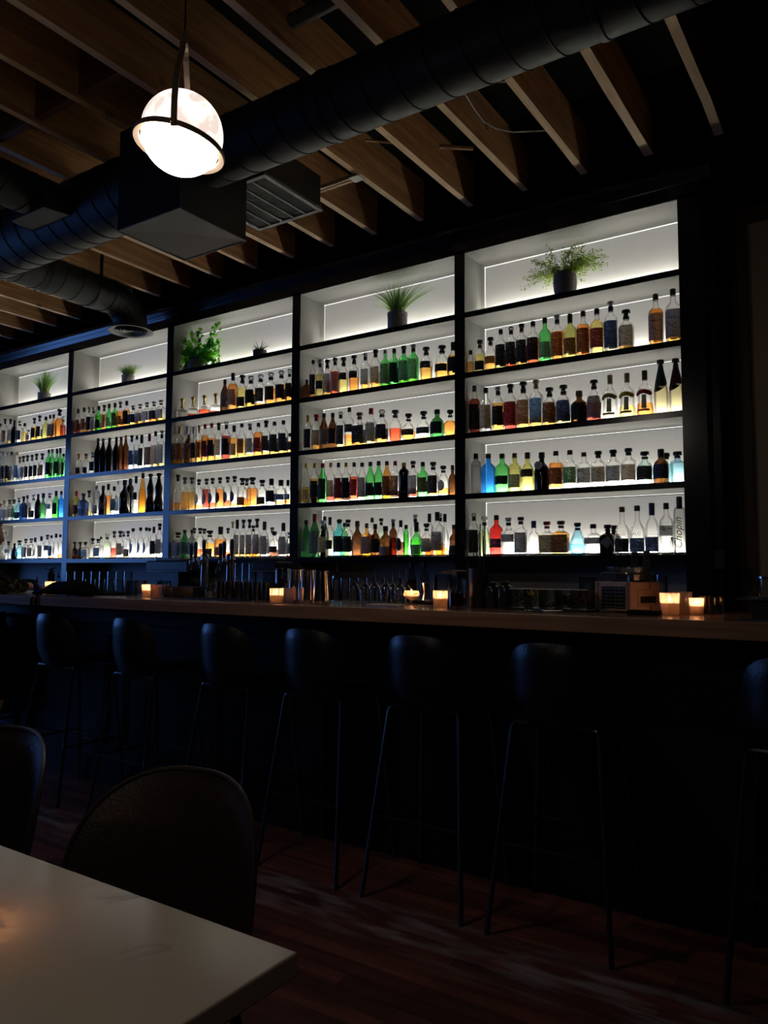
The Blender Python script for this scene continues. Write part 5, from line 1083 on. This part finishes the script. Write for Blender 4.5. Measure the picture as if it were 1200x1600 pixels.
Y = 2.90; t = thing('folded_cloth', 'folded black cloth in front of the pinkish box', 'cloth', (bar_x(1005, Y), Y, Z)); B(-.055, .06, -.03, .03, 0, .017).build('cloth_stack', soft_black, t, bevel=.006)
# right end of the bar
t = glass_cyl('cut_glass_tumbler', 'dim cut tumbler just right of the last candle', 'glass', bar_x(1100, 3.15), 3.15, .03, .066, mt=cutg, rib=-.08, n=18)
t = glass_cyl('cut_glass_tumbler', 'dim small tumbler farther right of the candles', 'glass', bar_x(1118, 3.12), 3.12, .028, .062, mt=cutg, rib=-.08, n=18)
t = thing('wooden_board', 'thin wooden serving board under the candles at right', 'board', (bar_x(1078, 3.15), 3.1, Z - .0004)); B(-.10, .08, -.0, .1, 0, .0004).build('board', bar_wood, t)
t = thing('small_device', 'slim black wall device with a tiny violet light', 'device', (-.82, 4.54, 1.30)); zc = on_y(1101, 873, 4.5).z; B(-.03, .03, -.03, .005, zc - 1.36, zc - 1.25).build('housing', black_plastic, t, bevel=.004); MB().lathe([(.0025, 0), (.001, .002)], 8).build('indicator_light', mat('violet_led', (.2, .1, .8), emit=(.25, .2, 1), es=5), t, loc=(on_y(1101, 873, 4.5).x + .82, -.033, zc - 1.30))
Yt = 2.80; X = bar_x(1185, Yt); t = thing('caddy_stand', 'black two-tier stand with bright metal rims at the right edge', 'stand', (X + .03, Yt, Z)); zu = on_y(1180, 934, Yt).z - Z
m = MB(); m.box(-.085, .14, -.06, .10, .0, .006); m.box(-.085, .14, -.06, .10, zu - .006, zu); m.build('shelf_plates', black_plastic, t); m = MB(); m.box(-.088, .142, -.063, -.060, 0, .005); m.box(-.088, .142, -.063, -.060, zu - .006, zu); m.build('metal_rim', steel, t); B(-.045, .12, -.04, .08, .006, zu - .006).build('core', black_plastic, t)
t = glass_cyl('lidded_glass', 'clear glass with a bright rim standing on the two-tier stand', 'glass', X + .035, Yt, .036, on_y(1190, 901, Yt).z - Z - zu - .0005, z=Z + zu + .0005); hh = on_y(1190, 901, Yt).z - Z - zu
MB().lathe([(.0365, hh - .008), (.039, hh - .006), (.039, hh), (.0365, hh)], 24, close=False).build('rim_band', steel, t, smooth=True)

# ---------------------------------------------------------------- the person at the left edge
def camo():
    m = mat('camouflage', (.1, .1, .08), .9, spec=.1); nt = m.node_tree; bs = nt.nodes['Principled BSDF']; tc = nt.nodes.new('ShaderNodeTexCoord'); n = nt.nodes.new('ShaderNodeTexNoise'); n.inputs['Scale'].default_value = 22; n.inputs['Detail'].default_value = 2; n.inputs['Distortion'].default_value = 1.2
    r = nt.nodes.new('ShaderNodeValToRGB'); r.color_ramp.interpolation = 'CONSTANT'; e = r.color_ramp.elements; e[0].color = (.012, .012, .010, 1); e[1].position = .46; e[1].color = (.09, .08, .05, 1); q = e.new(.53); q.color = (.03, .03, .02, 1); q = e.new(.60); q.color = (.28, .25, .18, 1)
    nt.links.new(tc.outputs['Object'], n.inputs['Vector']); nt.links.new(n.outputs['Fac'], r.inputs[0]); nt.links.new(r.outputs[0], bs.inputs['Base Color']); return m
skin = mat('skin', (.45, .24, .17), .5); trousers = mat('trousers', (.012, .012, .014), .9, spec=.1); hair = mat('hair', (.02, .014, .01), .6)
def skinned(name, nodes, edges, m, parent, root=0, sub=2):
    me = bpy.data.meshes.new(name); me.from_pydata([n[0] for n in nodes], edges, []); me.materials.append(m); o = bpy.data.objects.new(name, me); C.objects.link(o); o.parent = parent
    o.modifiers.new('skin', 'SKIN'); 
    if not me.skin_vertices: bpy.context.view_layer.update()
    sv = me.skin_vertices[0].data if me.skin_vertices else None
    if sv is None: me.attributes; return o
    for i, n in enumerate(nodes): sv[i].radius = n[1] if isinstance(n[1], tuple) else (n[1], n[1]); sv[i].use_root = (i == root)
    s = o.modifiers.new('sub', 'SUBSURF'); s.levels = sub; s.render_levels = sub
    for p in me.polygons: p.use_smooth = True
    return o
ps = thing('person', 'person in a camouflage jacket and dark trousers seated at the bar, left edge', 'person', (-5.03, 2.60, 0))
# local: +y faces the bar, seat at z .77; x to the right
body = [((0, .10, .84), (.12, .08)), ((0, .08, .98), (.11, .075)), ((0, .09, 1.12), (.12, .08)), ((0, .11, 1.23), (.11, .075)), ((0, .145, 1.33), (.052, .05)), ((0, .18, 1.39), (.052, .052)),   # 0-5 pelvis..neck
        ((.175, .11, 1.24), .045), ((.285, .095, 1.13), .038), ((.30, .20, 1.125), .034), ((.20, .40, 1.135), .026),                      # right arm 6-9
        ((-.175, .11, 1.24), .045), ((-.285, .12, 1.13), .038), ((-.27, .22, 1.13), .034), ((-.17, .40, 1.135), .026),
        ((.11, .14, .82), .075), ((.15, .26, .80), .06), ((.14, .24, .42), .05), ((.13, .22, .34), .042), ((-.11, .14, .82), .075), ((-.15, .26, .80), .06), ((-.14, .24, .42), .05), ((-.13, .22, .34), .042), ((.12, .29, .325), .03), ((-.12, .29, .325), .03)]
ed = [(0, 1), (1, 2), (2, 3), (3, 4), (4, 5), (3, 6), (6, 7), (7, 8), (8, 9), (3, 10), (10, 11), (11, 12), (12, 13), (0, 14), (14, 15), (15, 16), (16, 17), (0, 18), (18, 19), (19, 20), (20, 21), (17, 22), (21, 23)]
skinned('body', body, ed, skin, ps)
# head with a face turned to the bar
m = MB(); vs = []; nr, nsg = 18, 22
for j in range(nr + 1):
    v = j / nr; z = .115 * math.cos(PI * v); rr = math.sin(PI * v)
    for i in range(nsg):
        a = 2 * PI * i / nsg; x, y = .076 * rr * math.cos(a), .095 * rr * math.sin(a)
        if z < -.02: x *= 1 + z * 2.2; y = y * (1 + z * 1.2) + .012 * (rr if math.sin(a) > .6 else 0)
        f = math.sin(a) > .92
        if f and -.045 < z < .005: y += .020 * (1 - abs(z + .028) / .035) if abs(z + .028) < .035 else 0     # nose
        if math.sin(a) > .7 and .005 < z < .03 and .2 < abs(math.cos(a)) < .6: y -= .007                  # eye sockets
        vs.append((x, y, z))
m.add(vs, [(j * nsg + i, j * nsg + (i + 1) % nsg, (j + 1) * nsg + (i + 1) % nsg, (j + 1) * nsg + i) for j in range(nr) for i in range(nsg)])
for s in (-1, 1): m.lathe([(.002, -.03), (.018, -.018), (.022, .006), (.014, .026), (.002, .032)], 10, c=(s * .077, -.008, -.005), sy=.5, rot=PI / 2)
m.lathe([(.001, -.004), (.020, -.002), (.022, 0), (.020, .003), (.001, .005)], 12, c=(0, .083, -.062), sy=.5)
hd = m.build('head', skin, ps, smooth=True, loc=(0, .20, 1.475))
m = MB(); vs = []
for j in range(10):
    v = j / 9 * .62
    for i in range(nsg):
        a = 2 * PI * i / nsg; k = 1.10 + .02 * math.sin(i * 5 + j); back = math.sin(a) < .45; vv = v if back else v * .55
        vs.append((.079 * k * math.sin(PI * vv) * math.cos(a), .098 * k * math.sin(PI * vv) * math.sin(a) - .004, .118 * k * math.cos(PI * vv)))
m.add(vs, [(j * nsg + i, j * nsg + (i + 1) % nsg, (j + 1) * nsg + (i + 1) % nsg, (j + 1) * nsg + i) for j in range(9) for i in range(nsg)]); m.build('hair', hair, hd, smooth=True)
jk = [((0, .10, .77), (.185, .14)), ((0, .08, .95), (.175, .130)), ((0, .09, 1.12), (.185, .125)), ((0, .11, 1.23), (.16, .11)), ((0, .14, 1.30), (.07, .065)), ((.175, .11, 1.24), .085), ((.285, .095, 1.13), .078), ((.30, .20, 1.125), .066), ((.225, .34, 1.142), .046), ((-.175, .11, 1.24), .085), ((-.285, .12, 1.13), .078), ((-.27, .22, 1.13), .066), ((-.205, .34, 1.142), .046)]
skinned('camouflage_jacket', jk, [(0, 1), (1, 2), (2, 3), (3, 4), (3, 5), (5, 6), (6, 7), (7, 8), (3, 9), (9, 10), (10, 11), (11, 12)], camo(), ps)
tr_ = [((0, .10, .81), (.175, .13)), ((.11, .14, .83), .115), ((.15, .26, .81), .085), ((.14, .24, .38), .068), ((-.11, .14, .83), .115), ((-.15, .26, .81), .085), ((-.14, .24, .38), .068)]
skinned('trousers', tr_, [(0, 1), (1, 2), (2, 3), (0, 4), (4, 5), (5, 6)], trousers, ps)
for s in (-1, 1):
    fg = [((s * .18 - (0 if s > 0 else -.04), .43, 1.118), (.030, .014))]; base = Vector(fg[0][0]); ee = []
    for q, (dx, L_) in enumerate(((-.022, .055), (-.008, .064), (.007, .060), (.021, .048))):
        i0 = len(fg); fg += [(tuple(base + Vector((dx, .045, .002))), .0095), (tuple(base + Vector((dx * 1.1, .045 + L_ * .55, .004))), .0085), (tuple(base + Vector((dx * 1.1, .045 + L_, -.010))), .0075)]; ee += [(0, i0), (i0, i0 + 1), (i0 + 1, i0 + 2)]
    i0 = len(fg); fg += [(tuple(base + Vector((-s * .032, .012, 0))), .010), (tuple(base + Vector((-s * .046, .040, -.004))), .0085)]; ee += [(0, i0), (i0, i0 + 1)]
    skinned('hand', fg, ee, skin, ps, sub=1)
    MB().lathe([(.001, 0), (.045, .0), (.05, .02), (.045, .05), (.035, .075), (.001, .08)], 16, sy=1.9).build('shoe', black_plastic, ps, smooth=True, loc=(s * .12, .24, .312))
